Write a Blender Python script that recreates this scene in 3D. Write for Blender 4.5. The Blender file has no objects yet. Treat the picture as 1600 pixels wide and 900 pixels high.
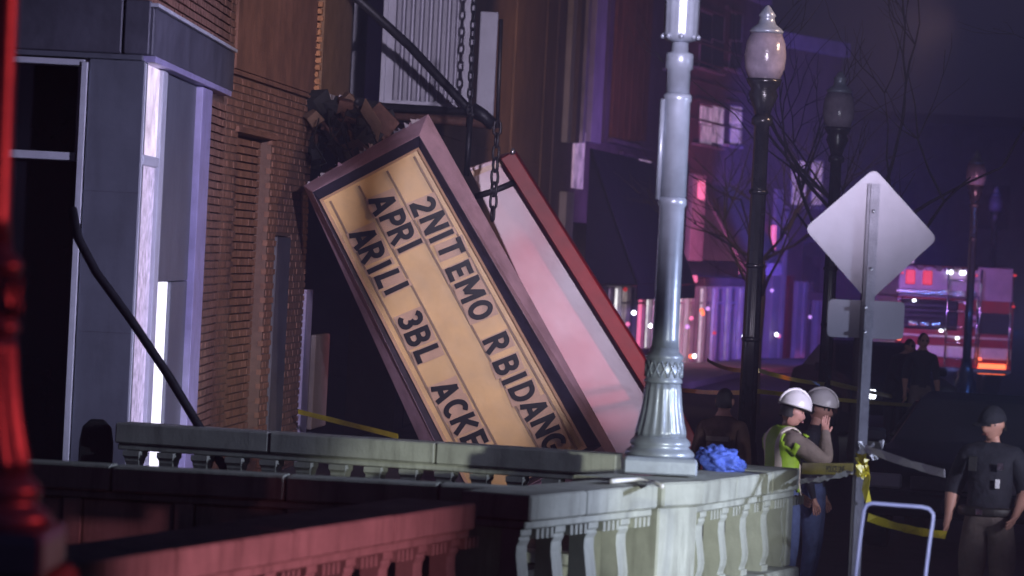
import bpy, bmesh, math, random
from mathutils import Vector, Matrix, Quaternion
random.seed(7)
sc = bpy.context.scene
COL = sc.collection
R = math.radians

# ------------------------------------------------------------------ camera
F = 5925.0                       # focal length in photo pixels (1600 wide)
CAM = Vector((0, 0, 2.65))
ROLL, PITCH = R(2.86), math.atan(58 / F)
right = Vector((math.cos(ROLL), 0, math.sin(ROLL)))
up0 = Vector((-math.sin(ROLL), 0, math.cos(ROLL)))
fwd0 = Vector((0, 1, 0))
q = Quaternion(right, -PITCH)
fwd, up = q @ fwd0, q @ up0
cam_d = bpy.data.cameras.new('camera')
cam = bpy.data.objects.new('camera', cam_d); COL.objects.link(cam)
m = Matrix((right, up, -fwd)).transposed().to_4x4(); m.translation = CAM
cam.matrix_world = m
cam_d.sensor_width = 36; cam_d.lens = 36 * F / 1600
cam_d.clip_start = 0.5; cam_d.clip_end = 3000
cam_d.dof.use_dof = True; cam_d.dof.focus_distance = 36; cam_d.dof.aperture_fstop = 3.2
sc.camera = cam

# ------------------------------------------------------------------ sky, moonlight, exposure
w = bpy.data.worlds.new('World'); sc.world = w; w.use_nodes = True
nt = w.node_tree
bg = nt.nodes['Background']
sky = nt.nodes.new('ShaderNodeTexSky'); sky.sky_type = 'NISHITA'; sky.sun_disc = False
sky.sun_elevation = R(28); sky.sun_rotation = R(210)
mul = nt.nodes.new('ShaderNodeMix'); mul.data_type = 'RGBA'; mul.blend_type = 'MULTIPLY'
mul.inputs[0].default_value = 1.0; mul.inputs[7].default_value = (0.66, 0.46, 1.15, 1)
nt.links.new(sky.outputs[0], mul.inputs[6]); nt.links.new(mul.outputs[2], bg.inputs[0])
bg.inputs[1].default_value = 0.0027
moon = bpy.data.lights.new('moonlight', 'SUN'); moon.energy = 0.012; moon.angle = R(12); moon.color = (0.75, 0.75, 1)
mo = bpy.data.objects.new('moonlight', moon); COL.objects.link(mo); mo.rotation_euler = (R(62), 0, R(30))
sc.view_settings.view_transform = 'Standard'; sc.view_settings.look = 'None'
sc.cycles.max_bounces = 6; sc.cycles.diffuse_bounces = 2; sc.cycles.glossy_bounces = 3; sc.cycles.transmission_bounces = 2; sc.cycles.volume_bounces = 0
sc.view_settings.exposure = 0.0; sc.view_settings.gamma = 1.0

# floodlights and beacons of unseen emergency vehicles, and added fill lamps
def lamp(name, loc, target, power, color, cone=None, blend=0.6, radius=0.15, fac=1.0):
    l = bpy.data.lights.new(name, 'SPOT' if cone else 'POINT')
    l.energy = power; l.color = color; l.shadow_soft_size = radius
    if cone:
        l.spot_size = R(cone); l.spot_blend = blend
    o = bpy.data.objects.new(name, l); COL.objects.link(o); o.location = loc
    if target is not None:
        o.rotation_euler = (Vector(target) - Vector(loc)).to_track_quat('-Z', 'Y').to_euler()
    return o
lamp('scene_floodlight', (9.5, 22.6, 3.4), (1.2, 24.8, 1.5), 4800, (0.66, 0.73, 1.0), 36, 0.9, 0.2)
lamp('marquee_floodlight', (4.5, 6.0, 6.2), (-0.6, 41, 3.9), 36000, (0.88, 0.78, 1.0), 15, 0.7, 0.3)
lamp('street_flood', (9.0, 24.0, 4.2), (-2.9, 32.0, 2.9), 8200, (0.68, 0.63, 1.0), 32, 0.8, 0.2)
lamp('front_fill', (6.5, 9.0, 3.0), (3.5, 27, 1.45), 470, (0.80, 0.76, 1.0), 29, 0.9, 0.15)  # added fill for the diamond sign and officer, no vehicle behind it
lamp('rail_spotlight', (6.5, 10.0, 2.3), (1.35, 25.0, 0.95), 9500, (0.93, 0.97, 0.86), 9.5, 0.6, 0.15)
lamp('tape_fill', (4.6, 31.5, 2.3), (6.2, 60, 1.9), 1500, (0.80, 0.80, 1.0), 46, 0.9, 0.12)  # added fill for the far tapes and figures, not on a car
lamp('crew_fill', (8.0, 21.0, 3.0), (2.15, 29.0, 1.35), 2900, (0.84, 0.82, 1.0), 15, 0.9, 0.15)  # added fill to brighten the hard-hat men
lamp('warm_fill', (6.0, 35.0, 6.0), (-2.4, 40, 3.0), 720, (1.0, 0.66, 0.46), 60, 0.9, 0.2)  # added warm fill for the brick front, no lit street lamp here
lamp('warm_fill', (6.5, 57.0, 6.5), (0.6, 70, 4.2), 2000, (1.0, 0.58, 0.36), 70, 0.9, 0.2)  # added warm wash for the theatre wall, again without a real lamp
lamp('red_beacon', (4.2, 16.4, 1.10), (-0.9, 19.0, 1.05), 950, (1.0, 0.26, 0.36), 52, 0.75, 0.1)
lamp('red_beacon', (2.2, 11.6, 2.9), (-1.2, 9.7, 2.4), 120, (1.0, 0.05, 0.05), 60, 0.8, 0.08)
lamp('red_beacon', (8.0, 33.0, 3.0), (1.3, 42, 1.9), 3000, (1.0, 0.14, 0.17), 14, 0.9, 0.2)
lamp('violet_beacon', (7.4, 74.0, 3.0), (3.0, 88, 3.6), 1900, (0.42, 0.20, 1.0), 120, 0.9, 0.3)
lamp('magenta_beacon', (8.2, 88.0, 2.0), (4.5, 93, 2.4), 1700, (1.0, 0.20, 0.45), 110, 0.9, 0.3)
lamp('blue_beacon', (10.0, 92.0, 2.6), (7.4, 100, 3.0), 3600, (0.14, 0.12, 1.0), 90, 0.9, 0.3)
lamp('blue_beacon', (9.75, 73.6, 1.6), None, 70, (0.10, 0.25, 1.0), None, 0.5, 0.06)
lamp('engine_beacon', (9.0, 72.0, 4.2), (9.5, 82, 1.6), 620, (1.0, 0.38, 0.62), 50, 0.9, 0.3)

# ------------------------------------------------------------------ helpers
def ray(px, py):
    return fwd + right * ((px - 800) / F) + up * ((450 - py) / F)
def P(px, py, Y):                # photo pixel at a depth
    d = ray(px, py); return CAM + d * (Y / d.y)
def Pz(px, py, z):               # photo pixel at a height
    d = ray(px, py); return CAM + d * ((z - CAM.z) / d.z)

def mat(name, color, rough=0.6, metal=0.0, var=0.25, scale=6.0, bump=0.15, emit=None, estr=0.0, alpha=None, spec=0.5, bscale=None):
    m = bpy.data.materials.new(name); m.use_nodes = True
    n, l = m.node_tree.nodes, m.node_tree.links
    b = n['Principled BSDF']
    b.inputs['Roughness'].default_value = rough; b.inputs['Metallic'].default_value = metal
    b.inputs['Specular IOR Level'].default_value = spec
    tc = n.new('ShaderNodeTexCoord')
    nz = n.new('ShaderNodeTexNoise'); nz.inputs['Scale'].default_value = scale; nz.inputs['Detail'].default_value = 6; nz.inputs['Roughness'].default_value = 0.65
    l.new(tc.outputs['Object'], nz.inputs['Vector'])
    mx = n.new('ShaderNodeMix'); mx.data_type = 'RGBA'
    c = Vector(color)
    lo, hi = c * (1 - var), c * (1 + var)
    mx.inputs[6].default_value = (*lo, 1); mx.inputs[7].default_value = (*[min(v, 1) for v in hi], 1)
    rp = n.new('ShaderNodeMapRange'); rp.inputs[1].default_value = 0.3; rp.inputs[2].default_value = 0.7
    l.new(nz.outputs[0], rp.inputs[0]); l.new(rp.outputs[0], mx.inputs[0])
    l.new(mx.outputs[2], b.inputs['Base Color'])
    if bump:
        n2 = n.new('ShaderNodeTexNoise'); n2.inputs['Scale'].default_value = bscale or scale * 6; n2.inputs['Detail'].default_value = 4
        l.new(tc.outputs['Object'], n2.inputs['Vector'])
        bp = n.new('ShaderNodeBump'); bp.inputs['Strength'].default_value = bump; bp.inputs['Distance'].default_value = 0.02
        l.new(n2.outputs[0], bp.inputs['Height']); l.new(bp.outputs[0], b.inputs['Normal'])
    if emit:
        l.new(mx.outputs[2], b.inputs['Emission Color']) if emit == 'base' else None
        if emit != 'base': b.inputs['Emission Color'].default_value = (*emit, 1)
        b.inputs['Emission Strength'].default_value = estr
    if alpha is not None:
        b.inputs['Alpha'].default_value = alpha
    return m

M = {}
M['asphalt'] = mat('asphalt', (0.045, 0.045, 0.05), 0.7, var=0.35, scale=2, bump=0.4, bscale=60)
M['paving'] = mat('paving', (0.16, 0.155, 0.15), 0.75, var=0.25, scale=1.5, bump=0.3)
M['concrete'] = mat('concrete', (0.40, 0.42, 0.37), 0.7, var=0.22, scale=2.2, bump=0.12, bscale=45)
def stain(m, amt=0.45, sx=5.0, sz=0.7, col=(0.10, 0.10, 0.08)):
    n, l = m.node_tree.nodes, m.node_tree.links; b = n['Principled BSDF']; src = b.inputs['Base Color'].links[0].from_socket
    tc = n.new('ShaderNodeTexCoord'); mp = n.new('ShaderNodeMapping'); mp.inputs['Scale'].default_value = (sx, sx, sz); l.new(tc.outputs['Object'], mp.inputs[0])
    nz = n.new('ShaderNodeTexNoise'); nz.inputs['Scale'].default_value = 1.6; nz.inputs['Detail'].default_value = 8; nz.inputs['Roughness'].default_value = 0.7; l.new(mp.outputs[0], nz.inputs['Vector'])
    mr = n.new('ShaderNodeMapRange'); mr.inputs[1].default_value = 0.48; mr.inputs[2].default_value = 0.72; mr.inputs[4].default_value = amt; l.new(nz.outputs[0], mr.inputs[0])
    mm = n.new('ShaderNodeMix'); mm.data_type = 'RGBA'; l.new(mr.outputs[0], mm.inputs[0]); l.new(src, mm.inputs[6]); mm.inputs[7].default_value = (*col, 1); l.new(mm.outputs[2], b.inputs['Base Color'])
stain(M['concrete'], 0.6)
M['slate_panel'] = mat('slate_panel', (0.14, 0.15, 0.185), 0.45, var=0.18, scale=1.6, bump=0.12)
M['slate_fascia'] = mat('slate_fascia', (0.10, 0.10, 0.13), 0.55, var=0.3, scale=2.2, bump=0.15)
M['white_frame'] = mat('white_frame', (0.62, 0.64, 0.70), 0.4, var=0.12, scale=4, bump=0.05)
M['violet_trim'] = mat('violet_trim', (0.42, 0.38, 0.62), 0.4, var=0.2, scale=5, bump=0.1)
M['dark_glass'] = mat('dark_glass', (0.012, 0.012, 0.018), 0.08, var=0.3, scale=1.0, bump=0.03, bscale=2)
M['lit_window'] = mat('lit_window', (0.80, 0.62, 0.80), 0.2, var=0.45, scale=3.0, bump=0, emit='base', estr=0.95)
M['lit_white'] = mat('lit_white', (0.85, 0.82, 0.98), 0.3, var=0.1, scale=4, bump=0, emit='base', estr=1.7)
M['lit_lavender'] = mat('lit_lavender', (0.58, 0.50, 0.74), 0.2, var=0.5, scale=9.0, bump=0, emit='base', estr=0.6)
M['lit_display'] = mat('lit_display', (0.45, 0.36, 0.34), 0.25, var=0.75, scale=4, bump=0, emit='base', estr=0.55)
M['brick'] = mat('brick', (0.245, 0.125, 0.088), 0.85, var=0.42, scale=5, bump=0.3, bscale=50)
M['brick_smooth'] = mat('brick_smooth', (0.24, 0.12, 0.085), 0.85, var=0.35, scale=2, bump=0.4, bscale=40)
M['mortar'] = mat('mortar', (0.17, 0.105, 0.085), 0.9, var=0.2, scale=10, bump=0.3)
M['broken_brick'] = mat('broken_brick', (0.52, 0.25, 0.12), 0.9, var=0.35, scale=14, bump=0.5)
M['theatre_wall'] = mat('theatre_wall', (0.17, 0.105, 0.075), 0.85, var=0.3, scale=1.3, bump=0.5, bscale=14)
M['tan_wall'] = mat('tan_wall', (0.26, 0.15, 0.085), 0.8, var=0.25, scale=4, bump=0.3)
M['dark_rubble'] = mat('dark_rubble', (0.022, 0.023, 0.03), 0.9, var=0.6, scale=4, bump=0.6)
M['ribbed_white'] = mat('ribbed_white', (0.47, 0.46, 0.56), 0.5, var=0.12, scale=2.5, bump=0.06)
M['rib_grey'] = mat('rib_grey', (0.30, 0.29, 0.36), 0.5, var=0.12, scale=3, bump=0.06)
M['rust'] = mat('rust', (0.10, 0.045, 0.035), 0.75, var=0.45, scale=12, bump=0.4)
M['dark_steel'] = mat('dark_steel', (0.035, 0.035, 0.045), 0.45, metal=0.5, var=0.4, scale=10, bump=0.2)
M['bright_steel'] = mat('bright_steel', (0.7, 0.7, 0.75), 0.25, metal=0.9, var=0.15, scale=10, bump=0.1)
M['mauve_paint'] = mat('mauve_paint', (0.54, 0.36, 0.45), 0.5, var=0.3, scale=2.0, bump=0.3, bscale=7)
M['sign_border'] = mat('sign_border', (0.035, 0.032, 0.055), 0.4, var=0.4, scale=6, bump=0.1)
M['rail_alu'] = mat('rail_alu', (0.22, 0.12, 0.045), 0.4, var=0.2, scale=8, bump=0.05)
M['letter_black'] = mat('letter_black', (0.008, 0.008, 0.011), 0.16, var=0.3, scale=8, bump=0.05)
M['plaque'] = mat('plaque', (0.58, 0.37, 0.24), 0.22, var=0.15, scale=5, bump=0.06, bscale=3)
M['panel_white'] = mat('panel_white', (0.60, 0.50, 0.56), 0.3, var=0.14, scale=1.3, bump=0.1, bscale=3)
M['red_paint'] = mat('red_paint', (0.22, 0.006, 0.006), 0.5, var=0.25, scale=4, bump=0.1)
M['silver_paint'] = mat('silver_paint', (0.30, 0.34, 0.42), 0.33, metal=0.25, var=0.22, scale=5, bump=0.05)
M['black_paint'] = mat('black_paint', (0.016, 0.016, 0.02), 0.25, var=0.3, scale=9, bump=0.1)
M['globe'] = mat('globe', (0.27, 0.23, 0.29), 0.2, var=0.3, scale=7, bump=0.1)
M['sign_grey'] = mat('sign_grey', (0.235, 0.23, 0.275), 0.5, metal=0.25, var=0.08, scale=2.5, bump=0.05)
M['post_grey'] = mat('post_grey', (0.20, 0.20, 0.24), 0.55, metal=0.3, var=0.2, scale=12, bump=0.2)
M['tape_yellow'] = mat('tape_yellow', (0.62, 0.52, 0.03), 0.35, var=0.15, scale=6, bump=0.15)
M['tape_white'] = mat('tape_white', (0.75, 0.75, 0.80), 0.35, var=0.15, scale=6, bump=0.1)
M['tape_print'] = mat('tape_print', (0.02, 0.02, 0.02), 0.5, var=0.1, bump=0)
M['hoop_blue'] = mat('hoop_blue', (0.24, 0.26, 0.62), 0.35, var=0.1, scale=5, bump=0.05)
M['awning'] = mat('awning', (0.012, 0.012, 0.016), 0.8, var=0.3, scale=3, bump=0.2)
M['awning_grey'] = mat('awning_grey', (0.10, 0.10, 0.095), 0.8, var=0.3, scale=3, bump=0.2)
M['awning_edge'] = mat('awning_edge', (0.55, 0.42, 0.52), 0.7, var=0.2, scale=3, bump=0.1)
M['row_wall'] = mat('row_wall', (0.16, 0.11, 0.12), 0.8, var=0.4, scale=1.0, bump=0.4, bscale=8)
M['row_pale'] = mat('row_pale', (0.42, 0.38, 0.42), 0.7, var=0.25, scale=2, bump=0.2)
M['board_brown'] = mat('board_brown', (0.22, 0.085, 0.02), 0.7, var=0.4, scale=1.5, bump=0.3)
M['blue_cloth'] = mat('blue_cloth', (0.08, 0.14, 0.62), 0.75, var=0.3, scale=12, bump=0.3)
M['skin'] = mat('skin', (0.48, 0.25, 0.19), 0.55, var=0.12, scale=10, bump=0.05)
M['hair'] = mat('hair', (0.012, 0.01, 0.01), 0.6, var=0.3, scale=30, bump=0.3)
M['eye'] = mat('eye', (0.02, 0.02, 0.02), 0.2, var=0.1, bump=0)
M['lip'] = mat('lip', (0.30, 0.10, 0.09), 0.5, var=0.1, bump=0)
M['navy_cloth'] = mat('navy_cloth', (0.012, 0.013, 0.022), 0.85, var=0.3, scale=15, bump=1.0, bscale=11)
M['khaki'] = mat('khaki', (0.15, 0.12, 0.11), 0.9, var=0.2, scale=12, bump=1.0, bscale=11)
M['jeans'] = mat('jeans', (0.075, 0.105, 0.22), 0.9, var=0.3, scale=14, bump=1.0, bscale=11)
M['turnout'] = mat('turnout', (0.20, 0.16, 0.13), 0.8, var=0.25, scale=10, bump=1.0, bscale=11)
M['brown_coat'] = mat('brown_coat', (0.085, 0.045, 0.032), 0.85, var=0.3, scale=8, bump=1.0, bscale=11)
M['hivis'] = mat('hivis', (0.30, 0.50, 0.025), 0.6, var=0.2, scale=12, bump=0.2)
M['reflective'] = mat('reflective', (0.72, 0.66, 0.55), 0.35, var=0.1, scale=12, bump=0.05)
def vest_mat():
    m = mat('vest', (0.30, 0.50, 0.025), 0.6, var=0.2, scale=12, bump=0.2)
    n, l = m.node_tree.nodes, m.node_tree.links; b = n['Principled BSDF']
    src = b.inputs['Base Color'].links[0].from_socket
    tc = n.new('ShaderNodeTexCoord'); sx = n.new('ShaderNodeSeparateXYZ'); l.new(tc.outputs['Object'], sx.inputs[0])
    ab = n.new('ShaderNodeMath'); ab.operation = 'ABSOLUTE'; l.new(sx.outputs[0], ab.inputs[0])
    c1 = n.new('ShaderNodeMath'); c1.operation = 'COMPARE'; l.new(ab.outputs[0], c1.inputs[0]); c1.inputs[1].default_value = .115; c1.inputs[2].default_value = .028
    c2 = n.new('ShaderNodeMath'); c2.operation = 'COMPARE'; l.new(sx.outputs[2], c2.inputs[0]); c2.inputs[1].default_value = 1.09; c2.inputs[2].default_value = .028
    mx = n.new('ShaderNodeMath'); mx.operation = 'MAXIMUM'; l.new(c1.outputs[0], mx.inputs[0]); l.new(c2.outputs[0], mx.inputs[1])
    mm = n.new('ShaderNodeMix'); mm.data_type = 'RGBA'; l.new(mx.outputs[0], mm.inputs[0]); l.new(src, mm.inputs[6]); mm.inputs[7].default_value = (.72, .64, .52, 1)
    l.new(mm.outputs[2], b.inputs['Base Color']); return m
M['vest'] = vest_mat()
M['helmet_white'] = mat('helmet_white', (0.62, 0.60, 0.56), 0.3, var=0.1, scale=9, bump=0.04)
M['shoe'] = mat('shoe', (0.015, 0.013, 0.012), 0.5, var=0.3, bump=0.1)
M['engine_red'] = mat('engine_red', (0.30, 0.012, 0.016), 0.3, var=0.2, scale=2, bump=0.05)
M['engine_white'] = mat('engine_white', (0.34, 0.26, 0.32), 0.35, var=0.25, scale=2.5, bump=0.05)
M['chrome'] = mat('chrome', (0.75, 0.72, 0.78), 0.18, metal=1.0, var=0.1, scale=5, bump=0.15)
M['rubber'] = mat('rubber', (0.012, 0.012, 0.013), 0.85, var=0.3, scale=12, bump=0.2)
M['car_paint'] = mat('car_paint', (0.010, 0.011, 0.018), 0.25, var=0.2, scale=3, bump=0.03)
M['bark'] = mat('bark', (0.055, 0.045, 0.045), 0.85, var=0.4, scale=18, bump=0.5)
M['amber_light'] = mat('amber_light', (1, 0.25, 0.08), 0.3, bump=0, emit=(1, 0.16, 0.05), estr=3.0)
M['red_light'] = mat('red_light', (1, 0.1, 0.08), 0.3, bump=0, emit=(1, 0.06, 0.06), estr=0.5)
M['white_light'] = mat('white_light', (1, 1, 1), 0.3, bump=0, emit=(0.85, 0.9, 1), estr=9.0)
M['violet_light'] = mat('violet_light', (0.6, 0.4, 1), 0.3, bump=0, emit=(0.7, 0.35, 1), estr=1.6)
M['violet_glow'] = mat('violet_glow', (0.6, 0.4, 0.8), 0.25, var=0.7, scale=2.5, bump=0, emit='base', estr=0.5)  # glow put in for violet light reflected by panes; also the light bar
M['lit_shop'] = mat('lit_shop', (0.80, 0.55, 0.62), 0.25, var=0.85, scale=1.6, bump=0, emit='base', estr=2.2)
M['pink_light'] = mat('pink_light', (1, 0.4, 0.6), 0.3, bump=0, var=0.6, scale=3, emit=(1, 0.18, 0.36), estr=1.3)
M['lamp_off'] = mat('lamp_off', (0.25, 0.25, 0.28), 0.15, var=0.1, bump=0)

stain(M['mauve_paint'], 0.4, 3, 3, (0.25, 0.13, 0.14)); stain(M['slate_panel'], 0.4, 3, .5, (0.06, 0.06, 0.07)); stain(M['slate_fascia'], 0.5, 3, .5, (0.05, 0.05, 0.06)); stain(M['brick_smooth'], 0.5, 2, .6, (0.10, 0.06, 0.05)); stain(M['sign_grey'], 0.25, 4, 1.0, (0.16, 0.15, 0.16)); stain(M['ribbed_white'], 0.3, 4, .4, (0.2, 0.18, 0.2))
# rear panel: red light reflections painted into its white as soft blotches
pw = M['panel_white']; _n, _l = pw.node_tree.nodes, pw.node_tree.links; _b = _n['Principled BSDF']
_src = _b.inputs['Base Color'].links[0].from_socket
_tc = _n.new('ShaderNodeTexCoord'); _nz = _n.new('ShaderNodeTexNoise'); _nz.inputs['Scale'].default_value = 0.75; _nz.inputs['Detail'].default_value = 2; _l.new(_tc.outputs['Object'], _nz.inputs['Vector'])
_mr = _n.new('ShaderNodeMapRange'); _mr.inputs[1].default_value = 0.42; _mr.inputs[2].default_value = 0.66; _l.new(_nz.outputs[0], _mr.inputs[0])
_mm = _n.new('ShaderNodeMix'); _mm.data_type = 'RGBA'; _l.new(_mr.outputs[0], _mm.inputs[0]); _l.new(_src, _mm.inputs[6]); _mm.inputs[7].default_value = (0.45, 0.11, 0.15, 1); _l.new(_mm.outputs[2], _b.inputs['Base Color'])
sp = mat('sign_acrylic', (0.74, 0.47, 0.16), 0.3, var=0.2, scale=1.3, bump=0.12, bscale=5)
M['sign_acrylic'] = sp; stain(sp, 0.18, 2, 2, (0.42, 0.22, 0.08))

def wpos(o):
    v = Vector((0, 0, 0))
    while o is not None:
        v += o.location; o = o.parent
    return v
def tag(o, label=None, cat=None, group=None, kind=None):
    if label: o['label'] = label
    if cat: o['category'] = cat
    if group: o['group'] = group
    if kind: o['kind'] = kind
    return o
def empty(name, loc, label=None, cat=None, group=None):
    o = bpy.data.objects.new(name, None); COL.objects.link(o); o.location = loc; o.empty_display_size = 0.2
    return tag(o, label, cat, group)
def link_mesh(name, me, parent=None):
    o = bpy.data.objects.new(name, me); COL.objects.link(o)
    if parent is not None: o.parent = parent
    return o

class MB:
    """collects faces in world coordinates and links them as one mesh object"""
    def __init__(s): s.v = []; s.f = []; s.sm = []
    def add(s, vs, fs, smooth=False):
        k = len(s.v); s.v += [Vector(p) for p in vs]
        for f in fs: s.f.append(tuple(i + k for i in f)); s.sm.append(smooth)
        return s
    def hexa(s, p):              # 8 points: bottom 4 ring, top 4 ring
        return s.add(p, [(0, 3, 2, 1), (4, 5, 6, 7), (0, 1, 5, 4), (1, 2, 6, 5), (2, 3, 7, 6), (3, 0, 4, 7)])
    def box(s, c, size, rot=None):
        c = Vector(c); hx, hy, hz = [v / 2 for v in size]
        ps = [Vector((x, y, z)) for z in (-hz, hz) for x, y in ((-hx, -hy), (hx, -hy), (hx, hy), (-hx, hy))]
        if rot is not None: ps = [rot @ p for p in ps]
        return s.hexa([c + p for p in ps])
    def prism(s, poly, d):       # polygon (3D points) extruded by vector d
        d = Vector(d); n = len(poly); a = [Vector(p) for p in poly]
        return s.add(a + [p + d for p in a], [tuple(range(n - 1, -1, -1)), tuple(range(n, 2 * n))] + [(i, (i + 1) % n, n + (i + 1) % n, n + i) for i in range(n)])
    def lathe(s, base, prof, seg=20, axis=None, flute=None, square=False, smooth=True):
        base = Vector(base); vs = []; fs = []
        rot = Vector((0, 0, 1)).rotation_difference(Vector(axis).normalized()) if axis is not None else Quaternion()
        off = math.pi / 4 if square else 0
        if square: seg = 4
        for (r, z) in prof:
            for i in range(seg):
                a = 2 * math.pi * i / seg + off
                rr = r * (1.4142 if square else 1)
                if flute and flute[1] <= z <= flute[2]: rr *= 1 + flute[3] * math.cos(flute[0] * a)
                vs.append(base + rot @ Vector((rr * math.cos(a), rr * math.sin(a), z)))
        n = len(prof)
        for j in range(n - 1):
            for i in range(seg):
                k = (i + 1) % seg
                fs.append((j * seg + i, j * seg + k, (j + 1) * seg + k, (j + 1) * seg + i))
        fs.append(tuple(range(seg - 1, -1, -1))); fs.append(tuple((n - 1) * seg + i for i in range(seg)))
        return s.add(vs, fs, smooth and not square)
    def tube(s, pts, r, seg=8, closed=False, radii=None):
        pts = [Vector(p) for p in pts]; n = len(pts); vs = []; fs = []
        prev = None
        for i, p in enumerate(pts):
            if closed: t = pts[(i + 1) % n] - pts[i - 1]
            else: t = pts[min(i + 1, n - 1)] - pts[max(i - 1, 0)]
            t.normalize()
            if prev is None:
                a = t.orthogonal().normalized()
            else:
                a = (prev - t * prev.dot(t)).normalized()
            prev = a; b = t.cross(a); rr = radii[i] if radii else r
            for k in range(seg):
                an = 2 * math.pi * k / seg
                vs.append(p + (a * math.cos(an) + b * math.sin(an)) * rr)
        for i in range(n if closed else n - 1):
            j = (i + 1) % n
            for k in range(seg):
                l = (k + 1) % seg
                fs.append((i * seg + k, i * seg + l, j * seg + l, j * seg + k))
        if not closed:
            fs.append(tuple(range(seg - 1, -1, -1))); fs.append(tuple((n - 1) * seg + k for k in range(seg)))
        return s.add(vs, fs, True)
    def ribbon(s, pts, width, thick=0.002, twist=0.0, upv=(0, 0, 1)):
        pts = [Vector(p) for p in pts]; n = len(pts); vs = []; fs = []
        for i, p in enumerate(pts):
            t = (pts[min(i + 1, n - 1)] - pts[max(i - 1, 0)]).normalized()
            u = Vector(upv); u = (u - t * u.dot(t)).normalized(); b = t.cross(u)
            a = twist * math.sin(i * 1.3) if twist else 0
            u2 = u * math.cos(a) + b * math.sin(a); b2 = t.cross(u2)
            for (x, y) in ((-.5, -.5), (.5, -.5), (.5, .5), (-.5, .5)):
                vs.append(p + u2 * width * x + b2 * thick * y)
        for i in range(n - 1):
            for k in range(4):
                l = (k + 1) % 4
                fs.append((i * 4 + k, i * 4 + l, i * 4 + 4 + l, i * 4 + 4 + k))
        fs += [(3, 2, 1, 0), tuple((n - 1) * 4 + k for k in range(4))]
        return s.add(vs, fs)
    def mesh(s, name, origin=Vector((0, 0, 0)), bevel=0.0):
        me = bpy.data.meshes.new(name)
        me.from_pydata([p - origin for p in s.v], [], s.f)
        me.polygons.foreach_set('use_smooth', s.sm)
        bm = bmesh.new(); bm.from_mesh(me)
        bmesh.ops.recalc_face_normals(bm, faces=bm.faces)
        if bevel:
            bmesh.ops.bevel(bm, geom=list(bm.edges), offset=bevel, segments=1, affect='EDGES')
        bm.to_mesh(me); bm.free()
        return me
    def build(s, name, material, parent=None, bevel=0.0, loc=None):
        """child meshes keep world shape; a top-level mesh gets its origin at loc (or its base centre)"""
        if parent is not None: org = wpos(parent)
        elif loc is not None: org = Vector(loc)
        else:
            xs = [p.x for p in s.v]; ys = [p.y for p in s.v]; zs = [p.z for p in s.v]
            org = Vector(((min(xs) + max(xs)) / 2, (min(ys) + max(ys)) / 2, min(zs)))
        me = s.mesh(name, org, bevel)
        me.materials.append(M[material] if isinstance(material, str) else material)
        o = link_mesh(name, me, parent)
        if parent is None: o.location = org
        return o

class Frame:
    """a vertical plane: s along it, z up, d out of it (towards the street)"""
    def __init__(s, a, b):
        s.o = Vector((a[0], a[1], 0)); t = Vector((b[0] - a[0], b[1] - a[1], 0)); s.len = t.length; s.t = t.normalized()
        s.n = Vector((s.t.y, -s.t.x, 0))
        if s.n.dot(Vector((0, 0, 0)) - s.o) < 0 and False: s.n = -s.n
    def pt(s, a, z, d=0): return s.o + s.t * a + s.n * d + Vector((0, 0, z))
    def hit(s, px, py, d=0):
        r = ray(px, py); o = s.o + s.n * d
        k = (o - CAM).dot(s.n) / r.dot(s.n); p = CAM + r * k
        return (p - s.o).dot(s.t), p.z
    def hexa(s, mb, s0, s1, z0, z1, d0, d1):
        return mb.hexa([s.pt(s0, z0, d0), s.pt(s1, z0, d0), s.pt(s1, z0, d1), s.pt(s0, z0, d1), s.pt(s0, z1, d0), s.pt(s1, z1, d0), s.pt(s1, z1, d1), s.pt(s0, z1, d1)])
    def box(s, name, s0, s1, z0, z1, d0, d1, m, parent, bevel=0.0):
        mb = MB(); s.hexa(mb, s0, s1, z0, z1, d0, d1); return mb.build(name, m, parent, bevel)

def text_mesh(txt, size, extrude=0.0, offset=0.0, ax='CENTER'):
    c = bpy.data.curves.new('text', 'FONT'); c.body = txt; c.size = size; c.extrude = extrude; c.offset = offset
    c.align_x = ax; c.align_y = 'CENTER'; c.resolution_u = 3
    o = bpy.data.objects.new('text', c); COL.objects.link(o)
    dg = bpy.context.evaluated_depsgraph_get(); dg.update()
    me = bpy.data.meshes.new_from_object(o.evaluated_get(dg))
    bpy.data.objects.remove(o); bpy.data.curves.remove(c)
    return me

# ------------------------------------------------------------------ the setting
g = MB().add([(-900, -40, 0), (900, -40, 0), (900, 1500, 0), (-900, 1500, 0)], [(0, 1, 2, 3)]).build('street', 'asphalt', loc=(0, 0, 0))
tag(g, 'dark asphalt street running away past the shop fronts', None, None, 'structure')

# facade lines (plan view)
F0 = P(215, 363, 29.7); F1 = P(345, 370, 36.5); F2 = P(480, 376, 42.6)
F3 = Vector((F2.x + 0.0957 * 31.4, F2.y + 31.4, 0))
F4 = P(1037, 404, 90); F5 = P(1172, 410, 101); F6 = P(1300, 417, 106)
FA = Frame((F0.x - 6, F0.y), (F0.x, F0.y)); FA.n = Vector((0, -1, 0))
FB = Frame(F0, F1); FC = Frame(F1, F2); FD = Frame(F2, F3); FE = Frame(F3, F4); FG = Frame(F4, F5); FH = Frame(F5, F6)

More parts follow.
